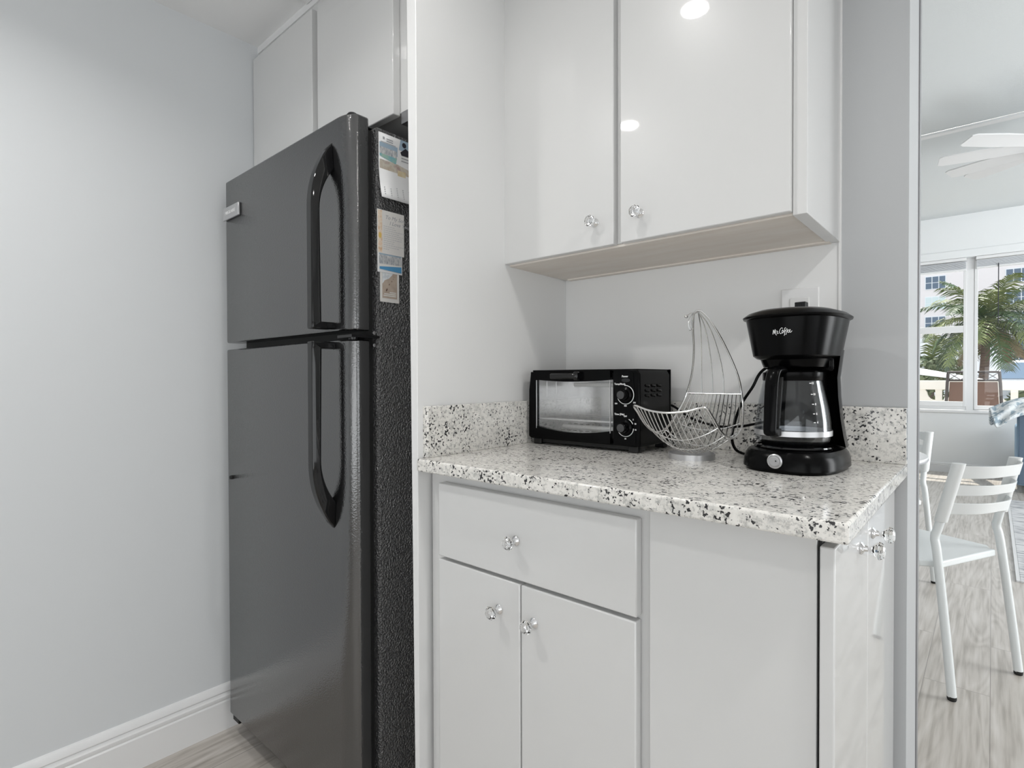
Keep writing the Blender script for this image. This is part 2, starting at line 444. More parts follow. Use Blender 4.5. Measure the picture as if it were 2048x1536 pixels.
obj('window_sill', G().box(WX0-.05, WX1+.05, YF-.025, YF+.06, WZ0-.03, WZ0+.004), 'trim', win, bevel=.006)
obj('head_casing', G().box(WX0-.05, WX1+.05, YF-.02, YF+.0, WZ1, WZ1+.085), 'wall_living', win, bevel=.004)
def blind(x0, x1, zb, label):
    t = thing('window_blind', label, 'blind', ((x0+x1)/2, YF+.02, WZ1), group='raised blinds at the living room window')
    hw = (x1-x0)/2
    obj('head_rail', G().box(-hw, hw, -.03, .02, -.035, -.002), 'trim', t, bevel=.003)
    g = G(); n = 12; top = -.04; bot = zb-WZ1+.018
    for k in range(n):
        z = top + (bot-top)*k/n
        g.box(-hw+.005, hw-.005, -.024+.002*(k % 2), .012, z-.007, z-.0035)
    obj('slat_stack', g, 'blind', t)
    obj('bottom_rail', G().box(-hw+.003, hw-.003, -.027, .014, bot-.018, bot), 'trim', t, bevel=.003)
    return t
blind(WX0+.03, -.222, 2.255, 'white blind drawn up above the left window sash')
b2 = blind(-.142, WX1-.03, 2.265, 'white blind drawn up above the right window pane, with a dark wand')
obj('wand', G().tube([(-1.071, -.035, -.10), (-1.071, -.036, -.75)], .004, 6), 'print_dark', b2)

# ================================================================ REFRIGERATOR
FX0, FX1, FY, FZ = -1.722, -1.05, .664, 1.662
fr = thing('refrigerator', 'black top-freezer refrigerator standing between the left wall and the white divider', 'refrigerator', ((FX0+FX1)/2, .9, 0))
def L(o, p): return (o[0]-p.location.x, o[1]-p.location.y, o[2]-p.location.z)
def shift(g, p): return g.xf(Matrix.Translation(-Vector(p.location)))
g = G().box(FX0+.01, FX1, .733, 1.255, .05, 1.651)
obj('cabinet_body', shift(g, fr), 'fridge_side', fr, bevel=.006)
g = G().box(FX0+.03, FX1-.02, .712, .735, .09, 1.645)
obj('gasket', shift(g, fr), 'gasket', fr)
def door_poly():
    p = [(FX0, .713), (FX0, FY+.012), (FX0+.004, FY+.003), (FX0+.012, FY)]
    # gentle roll into a rounded front right corner
    for t in range(0, 9):
        a = t/8*pi/2
        p.append((FX1-.052+.052*sin(a)**1.0, FY+.022*(1-cos(a))))
    p += [(FX1, .713)]
    return p
ZS0, ZS1 = 1.166, 1.186
obj('freezer_door', shift(G().prism(door_poly(), 'z', ZS1, FZ), fr), 'fridge', fr, bevel=.004, ang=40)
obj('fridge_door', shift(G().prism(door_poly(), 'z', .078, ZS0), fr), 'fridge', fr, bevel=.004, ang=40)
# bow-shaped handles: side outline in (y,z), extruded across x
def handle(z_tip, z_bend, z_end, name='handle'):
    """tip blends into door at z_tip, bar stands off between z_bend and z_end, foot at z_end"""
    s = 1 if z_tip > z_end else -1
    OUT = .056; y0 = FY+.001
    outer = []
    for k in range(11):
        t = k/10; a = t*pi/2
        outer.append((y0 - OUT*sin(t**.82*pi/2), z_tip + (z_bend-z_tip)*t))
    outer.append((y0-OUT, z_end))
    inner = [(y0, z_end), (y0, z_end+s*.013), (y0-OUT+.022, z_end+s*.013)]
    ib = z_bend - s*.01; it = z_tip - s*.062
    for k in range(10, -1, -1):
        t = k/10; a = t*pi/2
        inner.append((y0 - (OUT-.019)*sin(t**.82*pi/2), it + (ib-it)*t))
    poly = outer + inner
    g = G(); x1 = -1.113; 
    n = len(poly)
    # split as strip quads between outer and inner to keep faces clean
    oo = cr([(0, a, b) for a, b in outer], 1); 
    A = [Vector((0, a, b)) for a, b in outer]; B = []
    # inner curve parameterised from tip to foot
    inn = [(y0, z_tip-s*.02)] + inner[::-1][:11] + [(y0-OUT+.022, z_end+s*.013)]
    B = [Vector((0, a, b)) for a, b in inn]
    def resamp(P, m):
        d = [0]
        for i in range(1, len(P)): d.append(d[-1]+(P[i]-P[i-1]).length)
        out = []
        for k in range(m):
            t = d[-1]*k/(m-1); i = 1
            while i < len(P)-1 and d[i] < t: i += 1
            u = (t-d[i-1])/max(1e-9, d[i]-d[i-1]); out.append(P[i-1].lerp(P[i], min(1, u)))
        return out
    m = 44; A = resamp(A, m); B = resamp(B, m)
    rings = []
    for i in range(m):
        a, b = A[i], B[i]; e = min(1, i/6)
        wd = .014 + .013*e; xc = x1-.013
        mid = (a+b)/2
        ring = []
        for (u, v) in [(-1, -1), (-1, -.4), (-.8, -.0), (-.35, .0), (.35, .0), (.8, .0), (1, -.4), (1, -1)]:
            # v: -1 inner side, 0 outer side
            q = b.lerp(a, 1+v)
            ring.append((xc + u*wd/2*1.0, q.y, q.z))
        rings.append(ring)
    g.loft(rings)
    # foot block at the end
    zz = sorted((z_end, z_end+s*.016))
    g.box(x1-.0265, x1, y0-OUT+.001, y0, zz[0], zz[1])
    o = obj(name, shift(g, fr), 'gloss_black', fr, bevel=.0025, ang=50); return o
handle(1.612, 1.46, ZS1+.004)
handle(.738, .89, ZS0-.004)
obj('hinge_cap', shift(G().lathe([(.0, 0), (.013, 0), (.013, .006), (.010, .010), (.0, .0105)], 20, (FX1-.03, .69, FZ)), fr), 'gloss_black', fr)
obj('hinge_cover', shift(G().box(FX1-.09, FX1-.025, .70, .80, 1.649, 1.656), fr), 'blk', fr, bevel=.003)
g = G().box(FX1-.055, FX1+.003, .664, .735, ZS0+.004, ZS0+.010).lathe([(0, -.0), (.012, 0), (.012, .010), (0, .010)], 16, (FX1-.03, .69, ZS0+.0))
obj('center_hinge', shift(g, fr), 'gloss_black', fr)
for z in (ZS0+.016, ZS0-.012):
    obj('hinge_screw', shift(G().lathe([(0, 0), (.004, 0), (.004, .003), (0, .004)], 12, (FX1+.0, .722, z), 'x'), fr), 'chrome', fr)
bd = obj('badge', shift(G().box(FX0+.002, -1.612, FY-.006, FY, 1.547, 1.583), fr), 'silver', fr, bevel=.0015); bd['label'] = 'silver nameplate'
text_obj('badge_lettering', 'FRIGIDAIRE', .0135, 'print_white', bd, frame(L((-1.668, FY-.0064, 1.565), fr), (1, 0, 0), (0, 0, 1)), sx=1.0)
obj('door_bumper', shift(G().lathe([(0, 0), (.006, 0), (.005, .004), (0, .005)], 16, (-1.690, FY, .788), 'y'), fr), 'blk_deep', fr)
obj('toe_grille', shift(G().box(FX0+.03, FX1-.03, .715, .75, .012, .075), fr), 'blk_deep', fr)
for x in (FX0+.06, FX1-.06):
    for y in (.78, 1.2):
        obj('foot', shift(G().lathe([(0, 0), (.018, 0), (.018, .012), (.008, .02), (.008, .052), (0, .052)], 14, (x, y, 0)), fr), 'rubber', fr)
obj('bottom_hinge', shift(G().box(FX0+.01, FX0+.05, .672, .74, .055, .079), fr), 'blk_deep', fr, bevel=.002)

# ---- papers on the fridge side (plane x = FX1)
PX = FX1
def card(g, y0, y1, z0, z1, t0, t1):
    return g.box(PX+t0, PX+t1, y0, y1, z0, z1)
def paper(name, label, cat, y0, y1, z0, z1, off, mat='paper', group=None, th=.0008, bevel=0):
    t = thing(name, label, cat, (PX+off, (y0+y1)/2, (z0+z1)/2), group=group)
    obj('sheet', G().box(0, th, y0-(y0+y1)/2, y1-(y0+y1)/2, z0-(z0+z1)/2, z1-(z0+z1)/2), mat, t, bevel=bevel)
    return t
def onp(t, name, mat, poly, lift, n=.0003):
    o = t.location
    return obj(name, G().prism([(y-o.y, z-o.z) for y, z in poly], 'x', lift, lift+n), mat, t)
def rect(y0, y1, z0, z1): return [(y0, z0), (y1, z0), (y1, z1), (y0, z1)]
def ptext(t, name, body, size, mat, y, z, lift, align='LEFT', **k):
    o = t.location
    return text_obj(name, body, size, mat, t, frame((lift, y-o.y, z-o.z), (0, 1, 0), (0, 0, 1)), align, .00015, **k)
cal = thing('wall_calendar', 'paper calendar with a drinks photo hanging on the refrigerator side, topmost of the papers', 'calendar', (PX+.001, .80, 1.57))
# the lower half of the calendar curls off the steel
rows = []
Y0, Y1 = .737, .868
for k in range(13):
    z = 1.640 - .150*k/12; lift = .0006 + (max(0, k-5)/7)**2*.012
    rows.append([(lift, Y0 + (Y1-Y0)*j/3 - .80, z-1.57) for j in range(4)])
obj('sheet', G().sheet(rows), 'paper', cal, solid=.0005)
def calq(name, mat, poly, lift=.0012): return onp(cal, name, mat, poly, lift)
calq('header_photo_sky', 'photo_sky', rect(.739, .789, 1.597, 1.618))
calq('header_photo_towers', 'photo_city', rect(.739, .787, 1.590, 1.608), .0014)
calq('header_photo_lagoon', 'photo_green', [(.739, 1.586), (.784, 1.578), (.787, 1.592), (.739, 1.592)], .0015)
calq('portrait_backing', 'photo_sky', [(.793, 1.615), (.868, 1.615), (.868, 1.640), (.798, 1.640)], .0012)
g = G()
for cy, cz, r in ((.808, 1.629, .006), (.828, 1.626, .006)):
    g.lathe([(0, 0), (r, 0), (r, .0003), (0, .0003)], 14, (.0016, cy-.80, cz-1.57), 'x')
g.prism([(.797-.80, .040), (.812-.80, .053), (.826-.80, .046), (.838-.80, .050), (.846-.80, .036), (.80-.80, .034)], 'x', .0016, .0019)
obj('portrait_figures', g, 'print_dark', cal)
calq('drinks_photo', 'photo_drink', [(.739, 1.536), (.868, 1.536), (.868, 1.566), (.790, 1.579), (.739, 1.579)])
calq('drinks_photo_jar', 'photo_amber', rect(.789, .812, 1.540, 1.566), .0015)
calq('month_band', 'print_grey', rect(.739, .772, 1.533, 1.539), .0017)
calq('month_band_red', 'print_red', rect(.772, .868, 1.529, 1.538), .0017)
g = G()
for k in range(2): g.box(.0013, .0015, .758-.80+.0, .776-.80, 1.628-1.57-.005*k, 1.6305-1.57-.005*k)
g.box(.0013, .0015, -.058, -.016, .049, .0503)
g.box(.0013, .0015, -.052, -.047, .056, .062)
for r in range(3):
    g.box(.0013, .0015, .0, .022, .034-.007*r, .036-.007*r)
obj('header_print', g, 'print_grey', cal)
g = G()
for r in range(6):
    for c in range(7):
        if r == 0: g.box(.0009+.001, .0013+.001, .744-.80+.0175*c-.0, .752-.80+.0175*c, 1.526-1.57, 1.528-1.57)
        else:
            if (r == 1 and c < 2): continue
            z = 1.524-1.57-.0052*r
            lf = .0014 + (max(0, (1.640-(z+1.57))/.150*12-5)/7)**2*.012
            g.box(lf, lf+.0003, .746-.80+.0175*c, .749-.80+.0175*c, z, z+.0025)
obj('date_grid', g, 'print_lgrey', cal)

note = paper('note_card', 'white verse card with an orange border reading To My Son, below the calendar', 'card', .731, .806, 1.365, 1.464, .0028, 'paper_warm', bevel=.0003)
onp(note, 'border_strip', 'photo_border', rect(.733, .744, 1.367, 1.462), .0009)
onp(note, 'border_flower', 'photo_yellow', [(.738+.004*cos(a*pi/5), 1.405+.007*sin(a*pi/5)) for a in range(10)], .0012)
ptext(note, 'lettering', 'To My Son,', .0125, 'print_grey', .752, 1.449, .0009, shear=.3)
ptext(note, 'lettering', 'I Love You', .0125, 'print_grey', .764, 1.437, .0009, shear=.3)
g = G(); rnd = random.Random(3)
wl = [.030, .034, .056, .040, .056, .050, .048, .026, .026, .056, .042, .016]
for r, wlen in enumerate(wl):
    x = 0; z = 1.4275-.0047*r
    while x < wlen:
        l = rnd.uniform(.003, .007); g.box(.0009, .0011, .748-.7685+x, .748-.7685+x+l, z-1.4145, z-1.4145+.0013); x += l+.0014
obj('verse_lines', g, 'print_lgrey', note)
pc = paper('postcard', 'postcard with a photo of white towers above a blue beach, held under the verse card', 'postcard', .732, .801, 1.322, 1.39, .0018, 'paper', bevel=.0003)
onp(pc, 'photo_sky', 'photo_sky', rect(.736, .798, 1.36, 1.388), .0009)
onp(pc, 'photo_towers', 'photo_city', rect(.736, .798, 1.341, 1.362), .0011)
onp(pc, 'photo_beach', 'paper_warm', [(.736, 1.334), (.798, 1.340), (.798, 1.343), (.736, 1.341)], .0012)
onp(pc, 'photo_sea', 'photo_blue', [(.737, 1.329), (.798, 1.326), (.798, 1.3405), (.737, 1.3345)], .0013)
fc = paper('photo_card', 'small white-bordered card of footprints on sand, lowest paper on the refrigerator', 'card', .7395, .792, 1.255, 1.335, .0008, 'paper_warm')
onp(fc, 'photo_sand', 'photo_sand', rect(.745, .786, 1.264, 1.335), .0009)
onp(fc, 'photo_foam', 'photo_foam', [(.745, 1.296), (.752, 1.305), (.762, 1.309), (.772, 1.318), (.779, 1.330), (.779, 1.335), (.745, 1.335)], .0011)
g = G()
for y, z, r in ((.757, 1.283, .003), (.764, 1.296, .0018), (.771, 1.304, .0014), (.775, 1.310, .0010), (.777, 1.315, .0008)):
    g.prism([(y-.76575+r*.6*cos(a*pi/4)+r*.5*sin(a*pi/4), z-1.295+r*1.2*sin(a*pi/4)) for a in range(8)], 'x', .0012, .0014)
obj('footprints', g, 'sling', fc)
g = G()
for k, (a, b) in enumerate(((.765, .783), (.750, .783), (.748, .783))):
    g.box(.0012, .0014, a-.76575, b-.76575, 1.277-1.295-.004*k, 1.2787-1.295-.004*k)
obj('print_lines', g, 'print_white', fc)

# ================================================================ KNOBS
def knob(parent, p, axis, r=.0125, wp=None):
    """crystal head on chrome stem; axis 'y' sticks out to -y, 'x' sticks out to +x"""
    q = L(p, parent) if wp is None else wp
    s = 1
    o = obj('knob', G().lathe([(0, 0), (.0085, 0), (.0092, .0012), (.0078, .0028), (.0045, .0052), (.0036, .009), (.0052, .0125), (.0058, .0135), (0, .0135)], 24, q, axis), 'chrome', parent)
    g = G()
    g.lathe([(.0045, .0136), (r*.98, .0215), (r, .0235), (r*.80, .0275), (r*.5, .0292), (.0, .0296)][:-1], 9, q, axis)
    obj('crystal_head', g, 'crystal', o, smooth=False)
    return o

# ================================================================ UPPER CABINETS
UY, UZ = 1.007, 1.357
up_ = thing('wall_cabinet', 'white glossy two-door wall cabinet hanging over the counter', 'cabinet', (-.577, 1.14, UZ))
g = G().box(-.9165, -.2355, UY+.016, YB-.001, UZ+.006, CZ-.001)
obj('carcass', shift(g, up_), 'cab', up_)
g = G().box(-.9155, -.2365, UY+.018, YB-.002, UZ, UZ+.0055).box(-.9, -.25, YB-.02, YB-.001, UZ-.0035, UZ+.002)
obj('underside', shift(g, up_), 'cab_raw', up_)
g = G().box(-.2570, -.2345, UY+.010, YB-.001, UZ-.002, CZ-.001)
obj('end_panel', shift(g, up_), 'cab', up_, bevel=.001)
dl = obj('door', shift(G().box(-.9155, -.5995, UY-.001, UY+.0165, UZ+.003, CZ-.03), up_), 'cab', up_, bevel=.002)
dr = obj('door', shift(G().box(-.5835, -.2575, UY-.001, UY+.0165, UZ+.003, CZ-.03), up_), 'cab', up_, bevel=.002)
knob(dl, None, 'y', wp=L((-.6445, UY-.001, 1.413), up_)); knob(dr, None, 'y', wp=L((-.5385, UY-.001, 1.4125), up_))

# cabinet over the refrigerator
OY = .797
ov = thing('fridge_top_cabinet', 'white two-door cabinet above the refrigerator up to the ceiling', 'cabinet', (-1.35, 1.03, 1.70))
g = G().box(XW+.001, -.923, OY, YB-.001, 1.70, CZ-.001)
obj('carcass', shift(g, ov), 'cab', ov)
obj('door', shift(G().box(XW+.004, -1.412, OY-.021, OY, 1.693, 2.098), ov), 'cab', ov, bevel=.002)
obj('door', shift(G().box(-1.384, -1.046, OY-.021, OY, 1.693, 2.098), ov), 'cab', ov, bevel=.002)
obj('valance', shift(G().box(-1.04, -.925, OY-.003, OY+.04, 1.672, 1.70), ov), 'brushed', ov, bevel=.001)
struct('trim_4', G().box(XW, -.926, OY-.004, OY+.0, 2.125, CZ), 'trim')
vt = thing('ceiling_vent', 'small white slotted register on the ceiling edge above the cabinets', 'vent', (-1.333, .716, CZ-.002))
g = G().box(-.133, .133, -.076, .076, -.004, 0)
obj('plate', g, 'trim', vt, bevel=.001)
for k in range(4):
    obj('slot', G().box(-.12, .12, -.045+.032*k, -.040+.032*k, -.0052, -.0035), 'print_dark', vt)

# ================================================================ BASE CABINET
BY = .756
bc = thing('base_cabinet', 'white glossy base cabinet with drawer and crystal knobs under the granite counter', 'cabinet', (-.5, 1.0, 0))
g = G().box(-.889, -.160, BY, YB-.001, .09, .8885)
g.box(-.888, -.855, BY+.001, BY+.05, 0, .0895)
obj('carcass', shift(g, bc), 'cab', bc)
obj('toe_kick', shift(G().box(-.88, -.17, BY+.06, 1.2, 0, .09), bc), 'panel', bc)
d = obj('drawer', shift(G().box(-.850, -.4005, BY-.018, BY, .7175, .8665), bc), 'cab', bc, bevel=.0022); knob(d, None, 'y', wp=L((-.640, BY-.018, .788), bc))
d = obj('door', shift(G().box(-.850, -.6315, BY-.018, BY, .10, .711), bc), 'cab', bc, bevel=.0022); knob(d, None, 'y', wp=L((-.682, BY-.018, .653), bc))
d = obj('door', shift(G().box(-.6285, -.4015, BY-.018, BY, .10, .711), bc), 'cab', bc, bevel=.0022); knob(d, None, 'y', wp=L((-.599, BY-.018, .652), bc))
obj('side_panel', shift(G().box(-.383, -.1600, BY-.010, BY, .0, .8885), bc), 'cab', bc, bevel=.001)
SX = -.1555
obj('filler', shift(G().box(-.160, SX, BY-.004, YB-.002, .03, .885), bc), 'gasket', bc)
d = obj('door', shift(G().box(SX, -.139, .738, .962, .02, .876), bc), 'cab', bc, bevel=.0018); knob(d, None, 'x', wp=L((-.139, .905-.0, .838), bc))
d = obj('door', shift(G().box(SX, -.139, .966, 1.262, .02, .876), bc), 'cab', bc, bevel=.0018); knob(d, None, 'x', wp=L((-.139, 1.005, .838), bc))

# ================================================================ COUNTERTOP
ct = thing('countertop', 'speckled white and grey granite countertop with backsplash', 'countertop', (-.5, 1.0, .914))
g = G().prism([(-.876, .713), (-.121, .713), (-.121, YB-.001), (-.918, YB-.001), (-.897, .762), (-.891, .735), (-.889, .713)], 'z', .8886, .914)
obj('slab', shift(g, ct), 'granite', ct, bevel=.0035, seg=3)
g = G().prism([(-.897+.002, .735), (-.878, .735), (-.899, 1.261), (-.918, 1.261)], 'z', .914, 1.021)
obj('side_splash', shift(g, ct), 'granite', ct, bevel=.0012)
obj('backsplash', shift(G().box(-.917, -.121, 1.261, YB-.0005, .914, 1.021), ct), 'granite', ct, bevel=.0012)

# outlet
ol = thing('outlet', 'white rocker switch plate on the wall behind the coffee maker', 'outlet', (-.308, YB, 1.212))
obj('cover_plate', G().box(-.0365, .0365, -.006, 0, -.057, .057), 'trim', ol, bevel=.002)
obj('rocker', G().box(-.019, .019, -.009, -.005, -.036, .036), 'panel', ol, bevel=.0015)

# ================================================================ TOASTER OVEN
TX0, TX1, TY0, TY1, TZ0, TZ1 = -.880, -.572, 1.072, 1.226, .928, 1.099
to = thing('toaster_oven', 'black toaster oven with glass door standing in the counter corner', 'toaster oven', (-.72, 1.15, .914))
XP = -.640     # boundary door / control panel
g = G()
# casing: open-front box (top, bottom, left, right, back) with tapered shoulders
t_ = .006
g.prism([(TX0+.004, TZ0), (TX0+.004+.004, TZ0), (TX0+.008+.004, TZ1-.004), (TX0+.014, TZ1), (TX0+.012, TZ1), (TX0+.006, TZ1-.008)], 'y', TY0, TY1)
g.box(TX0+.008, TX1-.006, TY0, TY1, TZ1-.004, TZ1)
g.box(TX0+.006, TX1-.002, TY0, TY1, TZ0, TZ0+.004)
g.box(TX0+.006, TX1-.002, TY1-.004, TY1, TZ0, TZ1)
obj('casing', shift(g, to), 'blk', to, bevel=.0015)
g = G().prism([(XP, TZ0), (TX1, TZ0), (TX1-.0005, TZ1-.012), (TX1-.008, TZ1), (XP, TZ1)], 'y', TY0-.002, TY1-.01)
cm = obj('control_housing', shift(g, to), 'blk', to, bevel=.003, seg=3)
# side vents
g = G()
for c in range(3):
    for r in range(3):
        y = 1.105+.028*c; z = 1.062-.011*r
        g.tube([(TX1+.0002, y-.009, z+.002), (TX1+.0015, y-.004, z), (TX1+.0015, y+.004, z), (TX1+.0002, y+.009, z-.002)], .002, 6)
obj('side_vents', shift(g, to), 'blk_deep', to)
# interior
g = G()
ix0, ix1 = TX0+.016, XP-.004
g.box(ix0-.001, ix0, TY0+.006, TY1-.01, TZ0+.012, TZ1-.008).box(ix1, ix1+.001, TY0+.006, TY1-.01, TZ0+.012, TZ1-.008)
g.box(ix0, ix1, TY1-.012, TY1-.010, TZ0+.012, TZ1-.008).box(ix0, ix1, TY0+.006, TY1-.01, TZ0+.011, TZ0+.012).box(ix0, ix1, TY0+.006, TY1-.01, TZ1-.008, TZ1-.007)
for y in (1.12, 1.16): g.box(ix0, ix0+.0015, y, y+.006, TZ1-.07, TZ1-.02)
obj('oven_cavity', shift(g, to), 'steel_in', to)
for y, z in ((1.180, 1.062), (1.13, .957)):
    el = obj('heating_element', shift(G().tube([(ix0+.045, y, z), (ix1-.004, y, z)], .0055, 14), to), pm('quartz_tube', (.92, .92, .90), .25), to)
for y in (1.115, 1.145):
    z = .943+(.006 if y < 1.12 else .02); g = G().box(ix0+.045, ix1-.004, y-.0016, y+.0016, z-.001, z-.0004)
    ge = obj('element_guard', shift(g, to), 'steel_in', to)
    for k in range(8): obj('guard_slot', shift(G().box(ix0+.05+.018*k, ix0+.06+.018*k, y-.0012, y+.0012, z, z+.0015), to), 'blk_deep', ge)
g = G()
zr = .977
for k in range(15):
    x = ix0+.006+(ix1-ix0-.012)*k/14; g.tube([(x, TY0+.012, zr), (x, TY1-.016, zr)], .0012, 5)
g.tube([(ix0+.002, TY0+.012, zr+.001), (ix1-.002, TY0+.012, zr+.001)], .0022, 6)
g.tube([(ix0+.002, TY1-.018, zr+.001), (ix1-.002, TY1-.018, zr+.001)], .0014, 6)
obj('wire_rack', shift(g, to), pm('rack_wire', (.92, .92, .92), .3), to)
# door: frame with curved window
DX0, DX1 = TX0+.008, XP-.002
gx0, gx1 = DX0+.018, DX1-.001
def ztop(x):
    u = (x-gx0)/(gx1-gx0)*2-1; return 1.075 - .0045*(1-u*u)
def zbot(x):
    u = (x-gx0)/(gx1-gx0)*2-1; return .949 + .010*(u*u) + .001
g = G(); n = 16
def dbox(xs, zt, zb, y0, y1):
    rows = []
    for y in (y0, y1): rows.append(y)
    top = [(x, z) for x, z in zip(xs, zt)]; bot = [(x, z) for x, z in zip(xs, zb)]
    rings = []
    for (x, za), (_, zb_) in zip(top, bot):
        rings.append([(x, y0, zb_), (x, y1, zb_), (x, y1, za), (x, y0, za)])
    g.loft(rings)
xs = [gx0+(gx1-gx0)*k/n for k in range(n+1)]
dbox(xs, [TZ1-.003]*(n+1), [ztop(x) for x in xs], TY0-.008, TY0+.004)
dbox(xs, [zbot(x) for x in xs], [TZ0+.003]*(n+1), TY0-.008, TY0+.004)
dbox([DX0, gx0], [TZ1-.006, TZ1-.003], [TZ0+.003, TZ0+.003], TY0-.008, TY0+.004)
dd = obj('door', shift(g, to), 'blk', to, ang=40)
obj('door_glass', shift(G().box(gx0-.002, gx1+.002, TY0-.003, TY0-.0015, .945, 1.08), to), 'oven_glass', dd)
for xg in (gx0, gx1): obj('glass_trim', shift(G().box(xg-.0007, xg+.0007, TY0-.0085, TY0-.006, .955, 1.074), to), 'silver', dd)
hx = (DX0+DX1)/2
g = G().box(-.800, -.723, TY0-.026, TY0-.014, 1.077, 1.090).box(-.80, -.787, TY0-.016, TY0-.006, 1.079, 1.088).box(-.733, -.721, TY0-.024, TY0-.006, 1.074, 1.094)
obj('handle', shift(g, to), 'gloss_black', dd, bevel=.003)
obj('casing_edge', shift(G().prism([(TX0, TZ0+.006), (DX0-.001, TZ0+.001), (DX0-.001, TZ1-.004), (TX0+.006, TZ1-.010), (TX0+.001, TZ1-.05)], 'y', TY0-.006, TY0+.03), to), 'blk', to, bevel=.003)
obj('bottom_skirt', shift(G().box(TX0+.016, TX1-.004, TY0+.01, TY0+.03, .919, TZ0+.001), to), 'blk_deep', to)
YP = TY0-.0023
pnl = obj('control_panel', shift(G().prism([(XP+.003, TZ0+.006), (TX1-.010, TZ0+.006), (TX1-.010, 1.0), (TX1-.016, 1.09), (TX1-.021, TZ1-.006), (XP+.003, TZ1-.006)], 'y', YP-.0008, YP), to), 'blk_satin', to)
def ring(cx, cz, r, a0, a1, y, name, par, th=.0008):
    pts = [(cx+r*sin(a0+(a1-a0)*k/40), y, cz+r*cos(a0+(a1-a0)*k/40)) for k in range(41)]
    return obj(name, shift(G().tube(pts, th, 5, sy=1), to), 'print_white', par)
KX = -.607
for cz, nm in ((1.042, 'mode'), (.970, 'timer')):
    kb = obj('dial', shift(G().lathe([(0, 0), (.0165, 0), (.0165, .003), (.0120, .005), (.0112, .019), (.0095, .021), (0, .0212)], 32, (KX, YP-.0008, cz), 'y'), to), 'blk_satin', to)
    obj('dial_face', shift(G().lathe([(0, 0), (.0088, 0), (.0088, .0006), (0, .0007)], 28, (KX, YP-.022, cz), 'y'), to), pm('dial_face', (.05, .05, .052), .35), kb)
ring(KX, 1.042, .0205, -.1, radians(250), YP-.001, 'dial_ring', to)
ring(KX, .970, .0200, radians(25), radians(65), YP-.001, 'dial_ring', to)
ring(KX, .970, .0200, radians(95), radians(278), YP-.001, 'dial_ring', to)
def ttext(s_, size, x, z, al='LEFT'):
    text_obj('lettering', s_, size, 'print_white', to, frame(L((x, YP-.0010, z), to), (1, 0, 0), (0, 0, 1)), al, bold=.00012)
ttext('Power', .0058, -.608, 1.0825, 'CENTER'); ttext('Temp/Mode', .0056, -.6345, 1.0655); ttext('Time (Min)', .0056, -.6345, .9985)
ttext('OFF', .0045, KX, .9945, 'CENTER'); ttext('30', .0045, KX, .945, 'CENTER'); ttext('450', .0045, KX, 1.0175, 'CENTER')
ttext('5', .0045, -.589, .988); ttext('10', .0045, -.585, .979); ttext('15', .0045, -.5845, .966)
ttext('375', .0042, -.588, 1.025); ttext('250', .0042, -.6335, 1.022)
pl = obj('power_light', shift(G().loft([[(KX+.002+a*.011, YP-.001-h, 1.074+b*.0045) for a, b in [(cos(t*pi/8), sin(t*pi/8)) for t in range(16)]] for h in (0, .0015)]), to), 'gloss_black', to)
for x in (TX0+.02, TX1-.02):
    for y in (TY0+.012, TY1-.015):
        obj('foot', shift(G().box(x-.012, x+.012, y-.009, y+.009, .914, TZ0+.001), to), 'blk_deep', to, bevel=.002)

# ================================================================ WIRE FRUIT BASKET
rh = Vector((cos(YAW), sin(YAW), 0)); dh = Vector((-sin(YAW), cos(YAW), 0))
PH = radians(45)
bf = -sin(PH)*rh - cos(PH)*dh            # basket forward
bw = cos(PH)*rh - sin(PH)*dh             # basket width axis
BC = Vector((-.4646, 1.088, .914))
fb = thing('fruit_basket', 'chrome wire fruit basket with banana hook between toaster oven and coffee maker', 'basket', BC)
def bp_(u, s, z): return bw*u + bf*s + Vector((0, 0, z))
g = G(); 
ring_o = [[(r*cos(2*pi*k/40), r*sin(2*pi*k/40), z) for k in range(40)] for r, z in ((.046, 0), (.046, .011), (.0445, .011), (.0445, 0))]
g.loft(ring_o, closed=True)
obj('base_ring', g, 'silver', fb)
LIP = .092; BAR = -.100
ZL, ZB = .108, .130
def zlip(u): return ZL - .012*(1-(u/.078)**2)
rim = [bp_(-.079, LIP-.002, ZL+.001), bp_(-.04, LIP+.008, ZL-.007), bp_(0, LIP+.012, ZL-.010), bp_(.04, LIP+.008, ZL-.006), bp_(.072, LIP, ZL+.002),
       bp_(.077, LIP-.020, ZL-.014), bp_(.080, .045, .066), bp_(.081, .012, .050), bp_(.081, -.022, .047), bp_(.078, -.062, .066), bp_(.069, -.090, .10), bp_(.062, BAR, ZB),
       bp_(.056, BAR+.008, .173), bp_(.036, BAR+.022, .232), bp_(.018, BAR+.042, .278), bp_(.006, BAR+.058, .300), bp_(-.002, BAR+.066, .306),
       bp_(-.014, BAR+.062, .299), bp_(-.024, BAR+.046, .268), bp_(-.032, BAR+.026, .228), bp_(-.044, BAR+.010, .178), bp_(-.062, BAR, ZB),
       bp_(-.072, -.088, .098), bp_(-.080, -.06, .066), bp_(-.082, -.030, .049), bp_(-.083, .008, .050), bp_(-.082, .044, .068), bp_(-.081, LIP-.020, ZL-.016)]
obj('rim_wire', G().tube(cr(rim, 7, True), .0021, 8, True), 'wire', fb)
obj('cross_bar', G().tube([bp_(-.062, BAR, ZB), bp_(.062, BAR, ZB)], .0018, 8), 'wire', fb)
def lerp_tab(tab, q):
    for (q0, v0), (q1, v1) in zip(tab, tab[1:]):
        if q <= q1: return v0+(v1-v0)*(q-q0)/(q1-q0)
    return tab[-1][1]
UT = [(0, .077), (.12, .079), (.4, .081), (.7, .080), (.9, .070), (1, .062)]
ZT = [(0, ZL), (.10, .093), (.25, .066), (.42, .049), (.58, .048), (.75, .066), (.88, .094), (1, ZB)]
